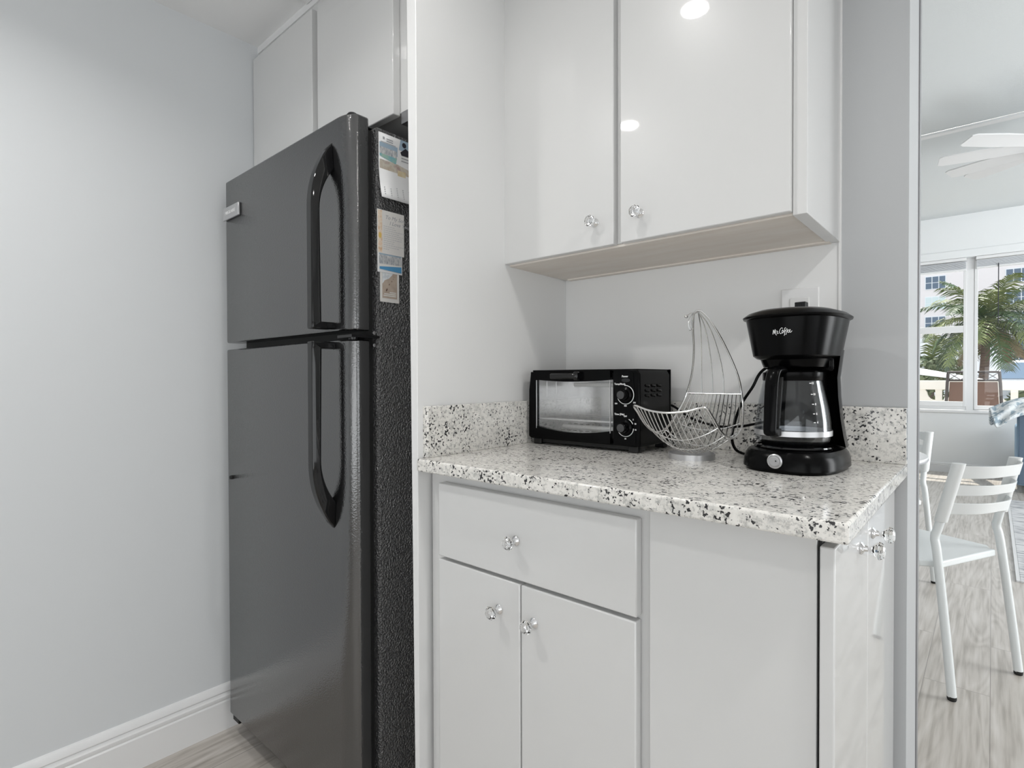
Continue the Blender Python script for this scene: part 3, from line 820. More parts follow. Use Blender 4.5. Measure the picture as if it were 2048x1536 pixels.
def surf(t, q):
    a = abs(2*q-1); zc = .011 + ((ZL-.012 if q < .5 else ZB)-.011)*a**1.75
    zs = lerp_tab(ZT, q); k = abs(t)**2.0
    k2 = min(1, (1-a)*3)                       # the ends stay straight, the belly is round
    z = zc*(1-k) + zs*k if q > .02 and q < .98 else (zlip(t*.077) if q < .5 else ZB)
    return bp_(t*lerp_tab(UT, q), (LIP+.012*(1-t*t)-.002)*(1-q)+BAR*q, z)
n = 15
for k in range(n):
    t = -.94 + 1.88*k/(n-1)
    obj('rib_wire', G().tube(cr([surf(t, i/22) for i in range(23)], 2), .00115, 6), 'wire', fb)
for q in (.22, .36, .5, .64, .78):
    obj('cradle_wire', G().tube([surf(-1+2*i/24, q) for i in range(25)], .00115, 6), 'wire', fb)
for t in (-.42, -.02, .38):
    pts = [bp_(t*.062, BAR, ZB), bp_(t*.060, BAR+.004, .175), bp_(t*.044, BAR+.018, .228), bp_(t*.022, BAR+.042, .276), bp_(-.003, BAR+.065, .304)]
    obj('arch_wire', G().tube(cr(pts, 6), .0014, 6), 'wire', fb)
ap_ = bp_(-.004, BAR+.068, .303)
def hp(dx, dz, f=0.): return ap_ + rh*dx + Vector((0, 0, dz)) + bf*f
hk2 = [hp(0, 0), hp(-.008, -.008, .006), hp(-.013, -.024, .010), hp(-.009, -.038, .012), hp(-.003, -.032, .016), hp(-.002, -.018, .02)]
hook = obj('hook', G().tube(cr(hk2, 6), .0018, 8), 'wire', fb)
obj('hook_ball', G().lathe([(0, -.004), (.0028, -.0028), (.004, 0), (.0028, .0028), (0, .004)], 14, tuple(hp(-.017, -.010, .012))).tube([hp(0, 0), hp(-.010, -.004, .008), hp(-.017, -.010, .012)], .0015, 6), 'chrome', hook)

# ================================================================ COFFEE MAKER
cm = thing('coffee_maker', 'black drip coffee maker with glass carafe on the right of the counter', 'coffee maker', (-.271, 1.107, .914), radians(-5))
A0, B0 = .0785, .104
def sering(a, b, z, n=2.8, cy=0., cx=0.): return [(x, y, z) for x, y in selip(a, b, n, 56, cx, cy)]
g = G().loft([sering(A0-.004, B0-.004, .0), sering(A0-.003, B0-.003, .003), sering(A0-.003, B0-.003, .0045), sering(A0+.001, B0+.001, .006), sering(A0, B0, .020), sering(A0-.003, B0-.003, .030), sering(A0-.008, B0-.008, .0365), sering(A0-.018, B0-.018, .0395), sering(A0-.03, B0-.03, .040)])
obj('base', g, 'blk_satin', cm)
g = G().lathe([(0, .0395), (.062, .0395), (.064, .041), (.063, .0435), (.058, .044), (.056, .042), (0, .042)], 48, (0, -.024, 0))
obj('warming_plate', g, 'gloss_black', cm)
# tower (rear column): crescent section with a waist
def tower(a, b, z, k=.0):
    # outer superellipse back half plus concave inner side
    P = selip(a, b, 2.8, 56); out = []
    back = [p for p in P if p[1] > .004+k]
    back.sort(key=lambda p: math.atan2(p[1], p[0]))
    out = back
    inner = []
    R = .066
    m = 14
    x1, y1 = back[-1]; x0, y0 = back[0]
    for i in range(1, m):
        t = i/m; x = x1+(x0-x1)*t
        yy = y1 + .042*sin(pi*t)**.6
        inner.append((x, yy))
    return [(x, y, z) for x, y in out+inner]
rings = []
for z, a, b in ((.040, A0-.004, B0), (.06, A0-.008, B0-.001), (.09, A0-.0125, B0-.002), (.13, A0-.0165, B0-.003), (.165, A0-.018, B0-.003), (.195, A0-.0145, B0-.001), (.215, A0-.012, B0)):
    pts = tower(a, b, z); rings.append(pts)
mn = min(len(r) for r in rings); rings = [r[:mn] if len(r) == mn else r for r in rings]
if all(len(r) == mn for r in rings):
    g = G().loft(rings)
else:
    g = G()
    for r in rings: pass
obj('tower', g, 'blk', cm, ang=50)
g = G().box(-.052, .056, .010, .060, .175, .21)
obj('brew_funnel_housing', g, 'blk', cm, bevel=.006)
HZ0, HZ1 = .204, .271
def head_ab(z):
    t = (z-HZ0)/(HZ1-HZ0); t = max(0, min(1, t))
    return A0-.013 + .012*t, B0-.012+.011*t
rings = [sering(A0-.028, B0-.028, HZ0-.007), sering(A0-.020, B0-.020, HZ0-.005)]
for z in (HZ0, HZ0+.008, .222, .242, HZ1):
    a, b = head_ab(z); rings.append(sering(a, b, z, 2.6))
obj('brew_head', G().loft(rings), 'blk_satin', cm)
lid = obj('lid', G().loft([sering(A0-.002, B0-.002, HZ1-.003, 2.5), sering(A0+.004, B0+.004, HZ1+.000, 2.5), sering(A0+.005, B0+.005, HZ1+.003, 2.5), sering(A0-.004, B0-.004, HZ1+.010, 2.5), sering(A0-.020, B0-.020, HZ1+.0155, 2.4), sering(A0-.045, B0-.05, HZ1+.019, 2.3), sering(.01, .012, HZ1+.020, 2)]), 'blk_satin', cm)
obj('lid_knob', G().box(-.0095, .0095, .012, .028, HZ1+.014, HZ1+.035).box(-.003, .003, .0105, .013, HZ1+.022, HZ1+.031), 'gloss_black', lid, bevel=.003)
obj('inner_spout', G().loft([sering(.050, .046, .184, 2.2, -.018), sering(.052, .050, .190, 2.2, -.018), sering(.056, .056, .202, 2.4, -.014)]), 'blk', cm)
# logo strokes wrapped on the brew head
strokes = [[(480, 910), (505, 790), (532, 655), (552, 760), (574, 875), (600, 760), (628, 630), (640, 770), (652, 920), (662, 950), (692, 965)],
 [(716, 700), (728, 760), (742, 790), (786, 760)], [(742, 800), (738, 850), (748, 890), (778, 870), (812, 855)],
 [(1042, 605), (1015, 575), (980, 568), (925, 620), (875, 700), (860, 780), (875, 860), (915, 892), (960, 875), (995, 840)],
 [(1040, 680), (1005, 740), (1000, 820), (1030, 870), (1062, 830), (1072, 750), (1040, 680)], [(1072, 755), (1110, 765), (1180, 735), (1230, 720)],
 [(1222, 572), (1170, 585), (1148, 650), (1140, 780), (1138, 900), (1125, 965), (1095, 1010)],
 [(1288, 630), (1240, 655), (1215, 740), (1225, 830), (1222, 920), (1182, 965)],
 [(1262, 790), (1310, 765), (1335, 710), (1315, 680), (1290, 730), (1290, 810), (1330, 850), (1375, 815)],
 [(1375, 800), (1410, 765), (1435, 700), (1415, 680), (1390, 735), (1395, 810), (1430, 845), (1480, 810), (1520, 755)]]
g = G(); scl = .031/1050
for st in strokes:
    pts = []
    for px, py in cr([(a, b, 0) for a, b in st], 3) and [(p.x, p.y) for p in cr([(a, b, 0) for a, b in st], 3)]:
        x = (px-1000)*scl + .009; z = .2435 - (py-790)*scl
        a, b = head_ab(z); y = -b*(1-min(.999, abs(x/a))**2.6)**(1/2.6) - .0006
        pts.append((x, y, z))
    g.tube(pts, .00048, 5)
obj('brand_lettering', g, 'print_white', cm)
# power button on the base front
bt = obj('power_button', G().lathe([(0, 0), (.0125, 0), (.0125, .0025), (.0105, .0035), (.0095, .0028), (0, .0028)], 32, (.0, -B0-.0002, .0215), 'y'), 'silver', cm)
g = G(); g.loft([[(.0085*cos(2*pi*k/28), -B0-.003-h, .0215+.0085*sin(2*pi*k/28)) for k in range(28)] for h in (0, .0022)])
obj('button_cap', g, pm('button_grey', (.42, .42, .43), .35, .3), bt, bevel=.0008)
obj('button_mark', G().lathe([(0, 0), (.0012, 0), (.0012, .0005), (0, .0005)], 10, (.003, -B0-.0052, .0225), 'y'), 'blk_deep', bt)
# carafe: its own thing, standing on the warming plate
cf = thing('carafe', 'clear glass carafe with black handle and white cup marks in the coffee maker', 'carafe', cm.matrix_basis @ Vector((0, -.024, .0441)), radians(-5))
prof = [(.052, .0008), (.0605, .003), (.0655, .010), (.0665, .022), (.0655, .040), (.062, .062), (.056, .088), (.0505, .110), (.0495, .118)]
g = G().lathe([(0.001, .0008)] + prof + [(.0480, .118), (.0490, .110), (.0543, .088), (.0603, .062), (.0638, .040), (.0648, .022), (.0638, .011), (.059, .0045), (0.001, .0035)], 56, cap=False)
obj('glass_body', g, 'carafe', cf, ang=60)
obj('metal_band', G().loft([[(r*cos(2*pi*k/56), r*sin(2*pi*k/56), z) for k in range(56)] for r, z in ((.0672, .017), (.0673, .0255), (.0668, .0255), (.0668, .017))], closed=True), 'silver', cf)
g = G().lathe([(.0512, .106), (.0522, .107), (.0522, .1195), (.0495, .1205), (.046, .1205), (.046, .119), (.0495, .117), (.0497, .106)], 48, cap=False)
obj('collar', g, 'blk_satin', cf, ang=50)
obj('carafe_lid', G().lathe([(0.001, .117), (.047, .117), (.048, .121), (.040, .1255), (.02, .127), (.001, .127)], 40, (0, 0, 0), cap=False), 'blk', cf)
# handle: broad strap curving out from the collar and back near the band
ha = radians(-93)   # azimuth of the handle in local frame
cf.scale = (.95, .95, 1.09)
hd = Vector((cos(ha), sin(ha), 0)); hs = Vector((-sin(ha), cos(ha), 0))
cl = cr([hd*.046+Vector((0, 0, .121)), hd*.062+Vector((0, 0, .124)), hd*.078+Vector((0, 0, .120)), hd*.087+Vector((0, 0, .106)), hd*.091+Vector((0, 0, .080)), hd*.094+Vector((0, 0, .050)), hd*.0955+Vector((0, 0, .030)), hd*.094+Vector((0, 0, .021))], 5)
rings = []
for i, p in enumerate(cl):
    t = (cl[min(i+1, len(cl)-1)]-cl[max(i-1, 0)]).normalized(); nrm = t.cross(hs).normalized()
    f = i/(len(cl)-1); wd = .0122 - .0012*f; th = .0065
    if i > len(cl)-4: wd *= (1, .97, .85, .55)[i-(len(cl)-4)]
    rings.append([p + hs*wd*cos(2*pi*k/20)*1.0 + nrm*th*math.copysign(abs(sin(2*pi*k/20))**.7, sin(2*pi*k/20)) for k in range(20)])
hnd = obj('handle', G().loft(rings), 'blk', cf, ang=50)
g = G()
rings = []
for z, d0, d1, ww in ((.018, .066, .080, .008), (.030, .066, .0905, .0085), (.06, .0625, .088, .006), (.09, .058, .084, .006), (.112, .051, .080, .008)):
    rings.append([hd*d0-hs*ww+Vector((0, 0, z)), hd*d1-hs*ww+Vector((0, 0, z)), hd*d1+hs*ww+Vector((0, 0, z)), hd*d0+hs*ww+Vector((0, 0, z))])
g = G().loft([rings[0], rings[1]]).loft([[hd*.0665-hs*.005+Vector((0, 0, .03)), hd*.070-hs*.005+Vector((0, 0, .03)), hd*.070+hs*.005+Vector((0, 0, .03)), hd*.0665+hs*.005+Vector((0, 0, .03))], [hd*.051-hs*.006+Vector((0, 0, .112)), hd*.057-hs*.006+Vector((0, 0, .112)), hd*.057+hs*.006+Vector((0, 0, .112)), hd*.051+hs*.006+Vector((0, 0, .112))]])
obj('handle_bracket', g, 'blk_deep', hnd, bevel=.0015)
def crad(z):
    for (r0, z0), (r1, z1) in zip(prof, prof[1:]):
        if z0 <= z <= z1: return r0+(r1-r0)*(z-z0)/(z1-z0)
    return .06
for k, (num, z) in enumerate((('12', .102), ('10', .0845), ('8', .069), ('6', .054), ('4', .0405))):
    for az, isn in ((-38, True), (-148, False)):
        a = radians(az); r = crad(z)+.0006
        tx = Vector((-sin(a), cos(a), 0)); p = Vector((r*cos(a), r*sin(a), z))
        g = G()
        g.loft([[tuple(p+tx*(.0022*cos(2*pi*q/12))+Vector((0, 0, .0007*sin(2*pi*q/12)))+Vector((cos(a), sin(a), 0))*h) for q in range(12)] for h in (0, .0003)])
        obj('cup_mark', g, 'print_white', cf)
        if isn:
            a2 = a+.085; tx2 = Vector((-sin(a2), cos(a2), 0)); p2 = Vector((r*cos(a2), r*sin(a2), z))
            text_obj('cup_number', num, .0048, 'print_white', cf, frame(p2, tx2, (0, 0, 1)), 'CENTER', bold=.0001)

# ---- cords
g = G().tube(cr([(-.300, 1.222, 1.125), (-.367, 1.235, 1.097), (-.391, 1.235, 1.058), (-.415, 1.235, 1.019), (-.430, 1.235, .974), (-.432, 1.228, .942), (-.415, 1.21, .921), (-.375, 1.175, .9175), (-.352, 1.15, .9175)], 8), .0032, 8)
tag(obj('power_cord', g, 'blk', None), 'black cord curving down the backsplash from the coffee maker', 'cord')
g = G().tube(cr([(-.60, 1.232, 1.012), (-.578, 1.242, 1.012), (-.535, 1.247, .985), (-.476, 1.247, .969), (-.426, 1.247, .970), (-.389, 1.248, .978), (-.34, 1.249, .992)], 8), .0028, 8)
tag(obj('power_cord', g, 'blk', None), 'black cord running from the toaster oven behind the wire basket', 'cord')

# ================================================================ CEILING LIGHTS
def downlight(x, y, power, label, z=CZ, r=.037):
    t = thing('ceiling_light', label, 'light', (x, y, z), group='recessed ceiling lights')
    obj('trim_ring', G().loft([[(q*cos(2*pi*k/32), q*sin(2*pi*k/32), h) for k in range(32)] for q, h in ((r+.018, -.0005), (r+.016, -.004), (r+.001, -.003), (r+.001, -.0005))], closed=True), 'trim', t)
    obj('lens', G().lathe([(0.001, -.0008), (r, -.0008), (r, -.0018), (0.001, -.0018)], 32, cap=False), 'lamp', t)
    a = area('bulb', (x, y, z-.006), (0, 0, -1), r*2, r*2, power, (1, .985, .96), 'DISK', radians(150))
    return t
downlight(-.651, .468, 1.5, 'recessed ceiling light over the counter front')
downlight(-1.156, -.053, 4.6, 'recessed ceiling light over the refrigerator front')
downlight(.55, .56, 5.8, 'recessed ceiling light right of the counter')

# ================================================================ LIVING ROOM
# dining chair, local: x = width, y = forward
def make_chair():
    t = thing('dining_chair', None, 'chair')
    for s in (-1, 1):
        pts = cr([(s*.2, 0, .012), (s*.196, .02, .20), (s*.19, .052, .47), (s*.186, .062, .525), (s*.182, .055, .56), (s*.176, .03, .66), (s*.171, .002, .78)], 5)
        obj('rear_leg', G().tube(pts, .0135, 12), 'chair', t)
        obj('rear_foot_cap', G().lathe([(0, 0), (.012, 0), (.0135, .004), (.0135, .014), (0, .014)], 12, (s*.2, 0, 0)), 'rubber', t)
        pts = cr([(s*.205, .46, .012), (s*.19, .43, .25), (s*.18, .40, .425)], 5)
        obj('front_leg', G().tube(pts, .0125, 12), 'chair', t)
        obj('front_foot_cap', G().lathe([(0, 0), (.012, 0), (.0135, .004), (.0135, .014), (0, .014)], 12, (s*.205, .46, 0)), 'rubber', t)
    N = 18
    poly = [(-.168, .055), (.168, .055), (.172, .075), (.205, .10), (.215, .43), (.20, .458), (.17, .47), (-.17, .47), (-.20, .458), (-.215, .43), (-.205, .10), (-.172, .075)]
    obj('seat', G().prism(poly, 'z', .418, .442), 'chair', t, bevel=.005, seg=3)
    # moulded back: two sleeves and three bowed slats
    g = G()
    def bowpt(u, z):   # u -1..1
        y = .055-(z-.56)*.24
        return Vector((u*.172, y - .064*(1-abs(u)**2.6) - .004, z))
    for z0, z1 in ((.738, .782), (.678, .715), (.612, .652)):
        A = [bowpt(-1+2*k/N, z1) for k in range(N+1)]; B = [bowpt(-1+2*k/N, z0+.006*(1-abs(-1+2*k/N))) for k in range(N+1)]
        ring = []
        for a, b in zip(A, B):
            ring.append([a+Vector((0, -.003, 0)), a+Vector((0, .003, 0)), b+Vector((0, .003, 0)), b+Vector((0, -.003, 0))])
        g.loft(ring)
    for s in (-1, 1):
        rg = []
        for z in (.585, .60, .65, .70, .75, .785, .79):
            y = .053-(z-.56)*.235; wv = .020 if z > .59 else .016
            x = s*(.182-(z-.56)*.05)
            c = [(wv*cos(2*pi*k/14), (.0195)*sin(2*pi*k/14)) for k in range(14)]
            rg.append([(x+a, y+b, z) for a, b in c])
        g.loft(rg)
    obj('backrest', g, 'chair_shell', t, bevel=.001)
    for s in (-1, 1):
        obj('screw', G().lathe([(0, 0), (.004, 0), (.004, .002), (0, .003)], 10, (s*.184, .033, .655), 'y'), 'brushed', t)
    return t
ch = make_chair()
ch['label'] = 'white chair with slatted curved back facing away, nearest in the living room'
ch['group'] = 'white chairs around the round table'
W_ = Vector((.43, .90)).normalized()
ch.location = (-.010, 2.51, 0); ch.rotation_euler = (0, 0, math.atan2(W_.y, W_.x))
# second chair beyond the table, facing back to the camera
f2 = Vector((-.52, -.85)).normalized(); w2 = Vector((f2.y, -f2.x))    # width axis so that forward = (-w.y, w.x)
ch2 = dup(ch, (-.395, 3.70, 0), math.atan2(w2.y, w2.x), 'white chair beyond the round table, mostly hidden by the wall end')
tb = thing('round_table', 'round white table edge beside the wall end in the living room', 'table', (-.705, 2.95, 0))
obj('table_top', G().lathe([(0.001, .712), (.485, .712), (.497, .716), (.5, .722), (.5, .728), (.497, .731), (.001, .731)], 72, cap=False), 'table', tb)
obj('edge_band', G().loft([[(r*cos(2*pi*k/72), r*sin(2*pi*k/72), z) for k in range(72)] for r, z in ((.490, .7125), (.5004, .7155), (.5004, .7205), (.490, .7120))], closed=True), 'print_grey', tb)
obj('pedestal', G().lathe([(0.001, .0), (.22, 0), (.22, .012), (.05, .03), (.03, .06), (.03, .69), (.12, .712), (.001, .712)], 32, cap=False), 'chair', tb)
# rug
rg_ = thing('area_rug', 'distressed grey and white rug on the living room floor', 'rug', (1.0, 5.1, 0))
obj('pile', G().box(-.885, .9, -1.19, 1.30, .0005, .010), 'rug', rg_, bevel=.003)
g = G().box(-.900, -.884, -1.205, 1.315, .0004, .009).box(-.885, .9, -1.205, -1.19, .0004, .009).box(-.885, .9, 1.30, 1.315, .0004, .009)
obj('binding', g, 'rug_edge', rg_)
# sofa seen from behind
sf = thing('sofa', 'blue fabric sofa seen from behind at the right edge', 'sofa', (.95, 7.1, 0))
def lean(g, k=.0): return g
g = G().prism([(-.25, .075), (-.285, .72), (-.275, .765), (-.24, .78), (-.12, .78), (-.06, .74), (-.05, .40), (-.03, .075)], 'x', -.775, .8)
obj('backrest', g, 'sofa_side', sf, bevel=.02, seg=3)
obj('back_panel', G().prism([(-.254, .09), (-.290, .735), (-.280, .735), (-.244, .09)], 'x', -.765, .79), 'sofa_back', sf, bevel=.003)
obj('seat_base', G().box(-.76, .8, -.06, .60, .10, .30), 'sofa_back', sf, bevel=.02)
for k in range(2): obj('seat_cushion', G().box(-.62+.70*k, .07+.70*k, -.03, .60, .30, .44), 'sofa_side', sf, bevel=.04, seg=4)
for x in (-.775, .68): obj('arm', G().box(x, x+.13, -.08, .60, .09, .60), 'sofa_side', sf, bevel=.03, seg=4)
for x in (-.70, .72):
    for y in (-.20, .52): obj('foot', G().lathe([(0, 0), (.018, 0), (.026, .10), (0, .10)], 14, (x, y, 0)), 'bronze', sf)
# throw blanket draped over the sofa corner
rows = []
edge_top = [(-.02, .78), (.02, .80), (.08, .83), (.15, .86), (.24, .885), (.36, .90), (.5, .90)]
edge_bot = [(.03, .60), (.06, .61), (.10, .66), (.15, .70), (.24, .745), (.36, .76), (.5, .765)]
NT = 13
for j in range(NT):
    q = j/(NT-1); row = []
    for (xa, za), (xb, zb_) in zip(cr([(x, 0, z) for x, z in edge_top], 2) and [(p.x, p.z) for p in cr([(x, 0, z) for x, z in edge_top], 2)], [(p.x, p.z) for p in cr([(x, 0, z) for x, z in edge_bot], 2)]):
        x = xa+(xb-xa)*q; z = za+(zb_-za)*q
        y = 6.765 + .09*(1-q)**2 + .016*sin(q*9+xa*22) + .01*sin(xa*40)
        row.append((x, y, z+.008*sin(q*14+xa*9)))
    rows.append(row)
for j in range(1, 5):      # folds over the top and down towards the seat
    rows.insert(0, [(p[0], p[1]+.07, p[2]-.006*j*j) for p in rows[0]])
tag(obj('throw_blanket', G().sheet(rows), 'throw', None, solid=.014, sub=1), 'white and grey leaf-pattern throw draped over the sofa corner', 'blanket')
# ceiling fan
fan = thing('ceiling_fan', 'white ceiling fan with long blades on the living room ceiling', 'fan', (.36, 5.03, 2.60))
obj('downrod', G().lathe([(0, .03), (.014, .03), (.014, .24), (.06, .25), (.07, .28), (0, .28)], 24), 'trim', fan)
obj('motor', G().lathe([(0, -.09), (.07, -.085), (.11, -.04), (.11, .01), (.07, .04), (0, .045)], 32), 'trim', fan)
for a in (222, 190, 158, 139, 100, 62, 25, -15, -60, -100):
    g = G()
    rr = [(.10, .03, .0), (.17, .022, .0), (.20, .055, .0), (.45, .065, 0), (.64, .060, .0), (.665, .045, 0)]
    ca, sa = cos(radians(a)), sin(radians(a))
    rings = []
    for r, wd, _ in rr:
        p = Vector((ca, sa, 0))*r; q = Vector((-sa, ca, .20))*wd
        h = Vector((0, 0, .004))
        rings.append([p-q-h, p+q-h, p+q+h, p-q+h])
    g.loft(rings)
    obj('blade', g, 'trim', fan)

# ================================================================ BALCONY AND OUTSIDE
struct('floor_balcony', G().box(-6, 6, YF+.2, 9.62, -.12, -.02), 'stucco')
# parapet with mirrored quarter-round openings
pw = thing('parapet', 'cream balcony parapet with pairs of curved openings', 'parapet', (0, 9.45, 0))
def ppoly():
    pts = [(-6, -.05), (-6, .905)]
    per = .76; 
    start = -5.9
    base = -.70      # left start of a mirrored pair in x
    k0 = -7
    for k in range(k0, 8):
        x = base + per*k
        # first opening: curve at left, vertical at right
        wdt = .115; H0, H1 = .905, .762
        pts.append((x, H0))
        for i in range(1, 9):
            a = i/8*pi/2; pts.append((x+.02+(wdt-.04)*(1-cos(a)), H0-.012-(H0-H1-.012)*sin(a)))
        pts.append((x+wdt, H1)); pts.append((x+wdt, H0))
        x2 = x+wdt+.07
        pts.append((x2, H0)); pts.append((x2, H1))
        for i in range(8, 0, -1):
            a = i/8*pi/2; pts.append((x2+wdt-.02-(wdt-.04)*(1-cos(a)), H0-.012-(H0-H1-.012)*sin(a)))
        pts.append((x2+wdt, H0))
    pts += [(6, .905), (6, -.05)]
    return pts
obj('pierced_wall', G().prism(ppoly(), 'y', -.06, .06), 'stucco', pw, smooth=False)
obj('top_beam', G().box(-6, 6, -.075, .075, .905, 1.028), 'stucco', pw, bevel=.008)
# patio chair
pch = thing('patio_chair', 'tall brown sling patio chair with lattice top on the balcony', 'chair', (-.175, 8.70, -.02))
g = G()
hw0, hw1 = .245, .215
for s in (-1, 1):
    g.tube([(s*.27, .0, .55), (s*.262, -.0, .65), (s*.245, -.07, 1.02), (s*.235, -.085, 1.16)], .016, 8)
g.tube([(-.235, -.085, 1.155), (.235, -.085, 1.155)], .013, 8); g.tube([(-.243, -.065, 1.055), (.243, -.065, 1.055)], .013, 8)
for k in range(4):
    x0 = -.235+.1175*k; x1 = x0+.1175
    g.tube([(x0, -.083, 1.15), (x1, -.067, 1.06)], .004, 5); g.tube([(x1, -.083, 1.15), (x0, -.067, 1.06)], .004, 5)
obj('back_frame', g, 'bronze', pch)
obj('sling_back', G().loft([[(-.245, .0, .55), (.245, .0, .55), (.245, .008, .55), (-.245, .008, .55)], [(-.222, -.06, 1.035), (.222, -.06, 1.035), (.222, -.052, 1.035), (-.222, -.052, 1.035)]]), 'sling', pch)
obj('sling_seat', G().box(-.25, .25, .0, .48, .555, .565), 'sling', pch)
for sx_ in (-1, 1):
    for y in (.02, .46): obj('leg', G().tube([(sx_*.27, y, .56), (sx_*.28, y, 0)], .015, 8), 'bronze', pch)
# ground
struct('ground', G().box(-60, 60, 9.7, 140, -.35, -.25), 'asphalt')

# buildings
def far_window(b, x, z, W=.9*2.45, H=1.75, mat='win_dark', n=3):
    f = G(); t = .1
    f.box(x, x+W, -.05, .02, z, z+H)
    fo = obj('window', f, 'facade_white', b)
    g = G(); pw_ = (W-t*(n+1))/n
    for k in range(n):
        xa = x+t+(pw_+t)*k
        g.box(xa, xa+pw_, -.08, -.04, z+.10, z+H*.5-.04).box(xa, xa+pw_, -.08, -.04, z+H*.5+.04, z+H-.10)
    obj('panes', g, mat, fo)
ap = thing('apartment_building', 'pale pink apartment block with rows of windows across the street', 'building', (0, 90, -.3))
obj('facade', G().box(-30, 16, 0, 12, 0, 32), 'facade', ap)
obj('plinth_wall', G().box(-30, 16, -.4, 0, 0, 4.2), 'facade_white', ap)
for r, z in enumerate((4.9, 7.5, 10.1, 12.75, 15.4)):
    for x in (-13.6, -6.75, 1.1, 4.6):
        far_window(ap, x, z-.0, mat='win_shutter' if (r == 2 and x < 0) else 'win_dark')
obj('balcony_slab', G().box(8, 15, -1.2, 0, 9.5, 10.5), 'facade_white', ap)
ga = thing('garage_building', 'low white building with a dark railing behind the palm trunk', 'building', (0, 52, -.3))
obj('wall', G().box(-6.0, 3.2, 0, 5, 0, 4.3), 'facade_white', ga)
g = G()
for k in range(8): g.box(.75+.30*k, .80+.30*k, -.1, -.05, 2.3, 3.0)
g.box(.7, 3.1, -.1, -.05, 2.95, 3.05)
obj('railing', g, 'facade_white', ga); obj('opening', G().box(.7, 3.1, -.04, .0, 1.7, 4.0), 'win_dark', ga)
# white sloping canopy
cp = thing('canopy', 'sunlit white sloping canopy roof beyond the parapet at the left pane', 'canopy', (-1.9, 13.5, 0))
obj('roof_sheet', G().prism([(-2.0, 1.62), (-.4, 1.52), (1.75, 1.03), (1.75, .99), (-2.0, 1.55)], 'y', -1.2, 1.6), 'facade_white', cp)
for x in (-1.8, 1.4):
    for y in (-1.1, 1.5): obj('post', G().box(x-.03, x+.03, y-.03, y+.03, -.25, 1.0 if x > 0 else 1.56), 'facade_white', cp)

# car: shaped body
car = thing('car', 'silver car with blue-tinted windscreen parked beyond the parapet', 'car', (.85, 24.5, -.25))
car.scale = (1, 1, 1.08)
def cring(y, hw, z0, z1, rnd_=.12):
    return [(-hw, y, z0), (-hw, y, z1-rnd_), (-hw+rnd_, y, z1), (hw-rnd_, y, z1), (hw, y, z1-rnd_), (hw, y, z0)]
g = G().loft([cring(-2.2, .75, .35, .75), cring(-2.1, .88, .25, .95), cring(-1.0, .92, .22, 1.12), cring(1.9, .92, .22, 1.15), cring(2.25, .80, .35, .95)])
obj('body', g, 'car', car, bevel=.04)
g = G().loft([cring(-1.05, .84, 1.05, 1.14, .05), cring(-.35, .72, 1.05, 1.72, .14), cring(.9, .70, 1.05, 1.76, .14), cring(1.75, .80, 1.05, 1.20, .05)])
obj('cabin', g, 'car', car, bevel=.03)
obj('windscreen', G().loft([[(-.72, -1.045, 1.17), (.72, -1.045, 1.17), (.60, -.44, 1.65), (-.60, -.44, 1.65)], [(-.70, -1.0, 1.17), (.70, -1.0, 1.17), (.60, -.40, 1.65), (-.60, -.40, 1.65)]]), 'car_glass', car)
for sx_ in (-1, 1):
    for y in (-1.4, 1.35): obj('wheel', G().lathe([(0, -.1), (.30, -.1), (.33, -.07), (.33, .07), (.30, .1), (0, .1)], 24, (sx_*.84, y, .33), 'x'), 'rubber', car)

# palms
def frond(par, c, az, el, Lg, droop, mat, seed, nl=34, ll=.55, name='frond'):
    r = random.Random(seed); g = G()
    d = Vector((cos(az)*cos(el), sin(az)*cos(el), sin(el))); side = Vector((-sin(az), cos(az), 0))
    pts = []; p = Vector(c); v = d.copy()
    N = 18
    for i in range(N+1):
        pts.append(p.copy()); v = (v + Vector((0, 0, -droop/N*(.6+1.6*i/N)))).normalized(); p = p + v*Lg/N
    g.tube(pts, [.022*(1-.85*i/N) for i in range(N+1)], 5)
    for k in range(nl):
        t = .12 + .86*k/nl; i = t*N; i0 = int(i); q = pts[i0].lerp(pts[min(N, i0+1)], i-i0)
        tan = (pts[min(N, i0+1)]-pts[max(0, i0-1)]).normalized()
        L_ = ll*(sin(pi*min(1, .12+t*.88))**.6)*r.uniform(.85, 1.15)
        for s in (-1, 1):
            a = (side*s*.86 + tan*.62 + Vector((0, 0, r.uniform(-.25, .10)))).normalized()
            b = (a + Vector((0, 0, -.55-r.random()*.25))).normalized()
            m = q + a*L_*.5; e = m + b*L_*.5; wv = tan*.016
            g.add([q-wv, q+wv, m+wv*1.1, m-wv*1.1, e], [(0, 1, 2, 3), (3, 2, 4)])
    return obj(name, g, mat, par, smooth=False)
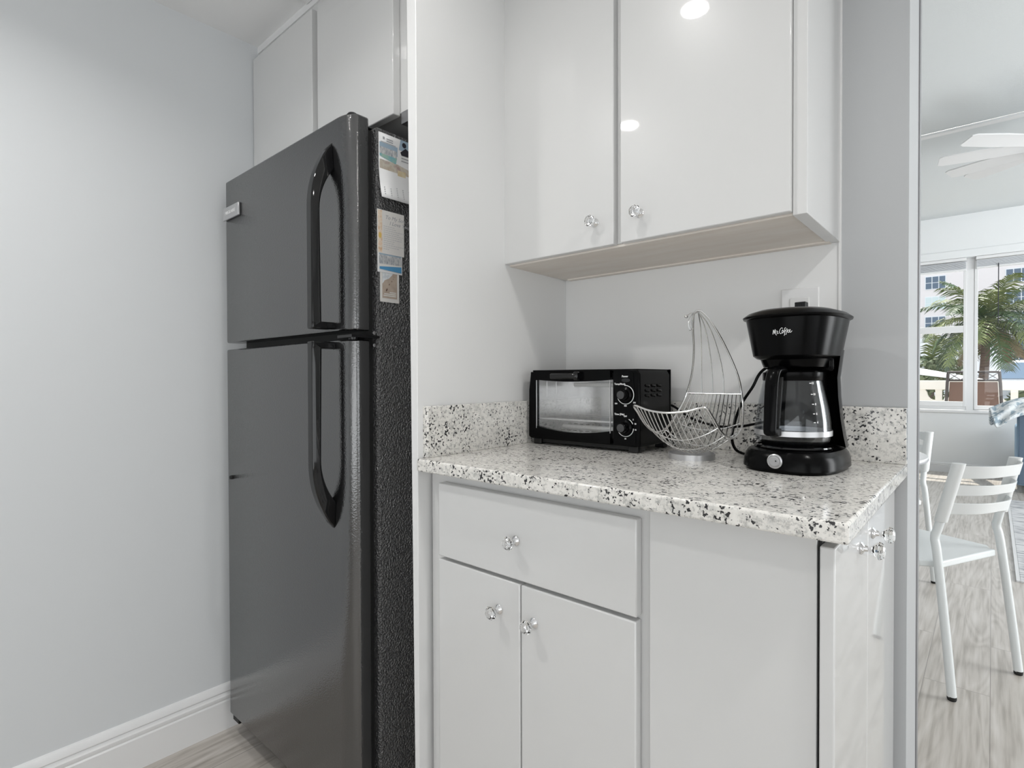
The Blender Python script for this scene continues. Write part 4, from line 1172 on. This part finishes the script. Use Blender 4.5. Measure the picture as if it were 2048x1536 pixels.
def palm(name, label, x, y, h, z0, n, Lg, seed, lean_=0., dry=4, skirt=0, els=(1.25, -.35)):
    t = thing(name, label, 'palm tree', (x, y, z0), group='palm trees outside the window')
    pts = cr([(lean_, 0, 0), (lean_*.7, 0, h*.35), (lean_*.25, 0, h*.7), (0, 0, h)], 5)
    obj('trunk', G().tube(pts, [.115-.03*i/(len(pts)-1) for i in range(len(pts))], 14), 'trunk', t)
    r = random.Random(seed)
    for k in range(n):
        f = k/n; az = k*2.39996+seed; el = els[0] + (els[1]-els[0])*f + r.uniform(-.1, .1)
        mt = 'frond_green' if r.random() < .62 else 'frond_pale'
        frond(t, (0, 0, h), az, el, Lg*r.uniform(.85, 1.1), 1.0+.8*f, mt, seed*100+k)
    for k in range(dry):
        az = k*1.7+.4; frond(t, (0, 0, h-.08), az, -.45+r.uniform(-.2, .2), Lg*.75, 1.1, 'frond_dry', seed*100+60+k, ll=.42)
    return t
palm('palm_tree', 'palm tree with short leaning trunk standing just beyond the parapet', -.12, 19.0, 2.75, -.25, 30, 1.75, 3, lean_=-.10, dry=5)
palm('palm_tree', 'dark dense palm tree at the right edge of the right window pane', 2.6, 23.0, 3.3, -.25, 26, 2.3, 8, dry=6)
palm('palm_tree', 'smaller palm seen through the lower left sash', -1.75, 26.0, 1.7, -.25, 16, 1.35, 5, dry=4)
def shrub(label, x, y, z, rx, rz, seed, n=900):
    r = random.Random(seed); g = G()
    for k in range(n):
        a = r.uniform(0, 2*pi); b = math.acos(r.uniform(-1, 1)); q = r.uniform(.55, 1)**.5
        p = Vector((rx*q*sin(b)*cos(a), rx*.8*q*sin(b)*sin(a), rz + rz*q*cos(b)))
        n_ = Vector((r.gauss(0, 1), r.gauss(0, 1), r.gauss(0, 1))).normalized(); s_ = n_.orthogonal().normalized()*r.uniform(.05, .11); u_ = n_.cross(s_)*.6
        g.add([p-s_, p+u_, p+s_, p-u_], [(0, 1, 2, 3)])
    t = thing('shrub', label, 'shrub', (x, y, z), group='shrubs beyond the parapet')
    obj('foliage', g, 'shrub', t, smooth=False)
    obj('stem', G().tube([(0, 0, 0), (.02, 0, rz*1.2)], .04, 6), 'trunk', t)
shrub('rounded green shrub left of the palm trunk', -1.25, 22.6, -.25, .75, 1.0, 1)
shrub('green shrub at the left frame of the sash window', -2.45, 20.3, -.25, .6, .9, 2)
shrub('low green shrub in front of the parked car', .82, 17.5, -.25, .62, .60, 3)
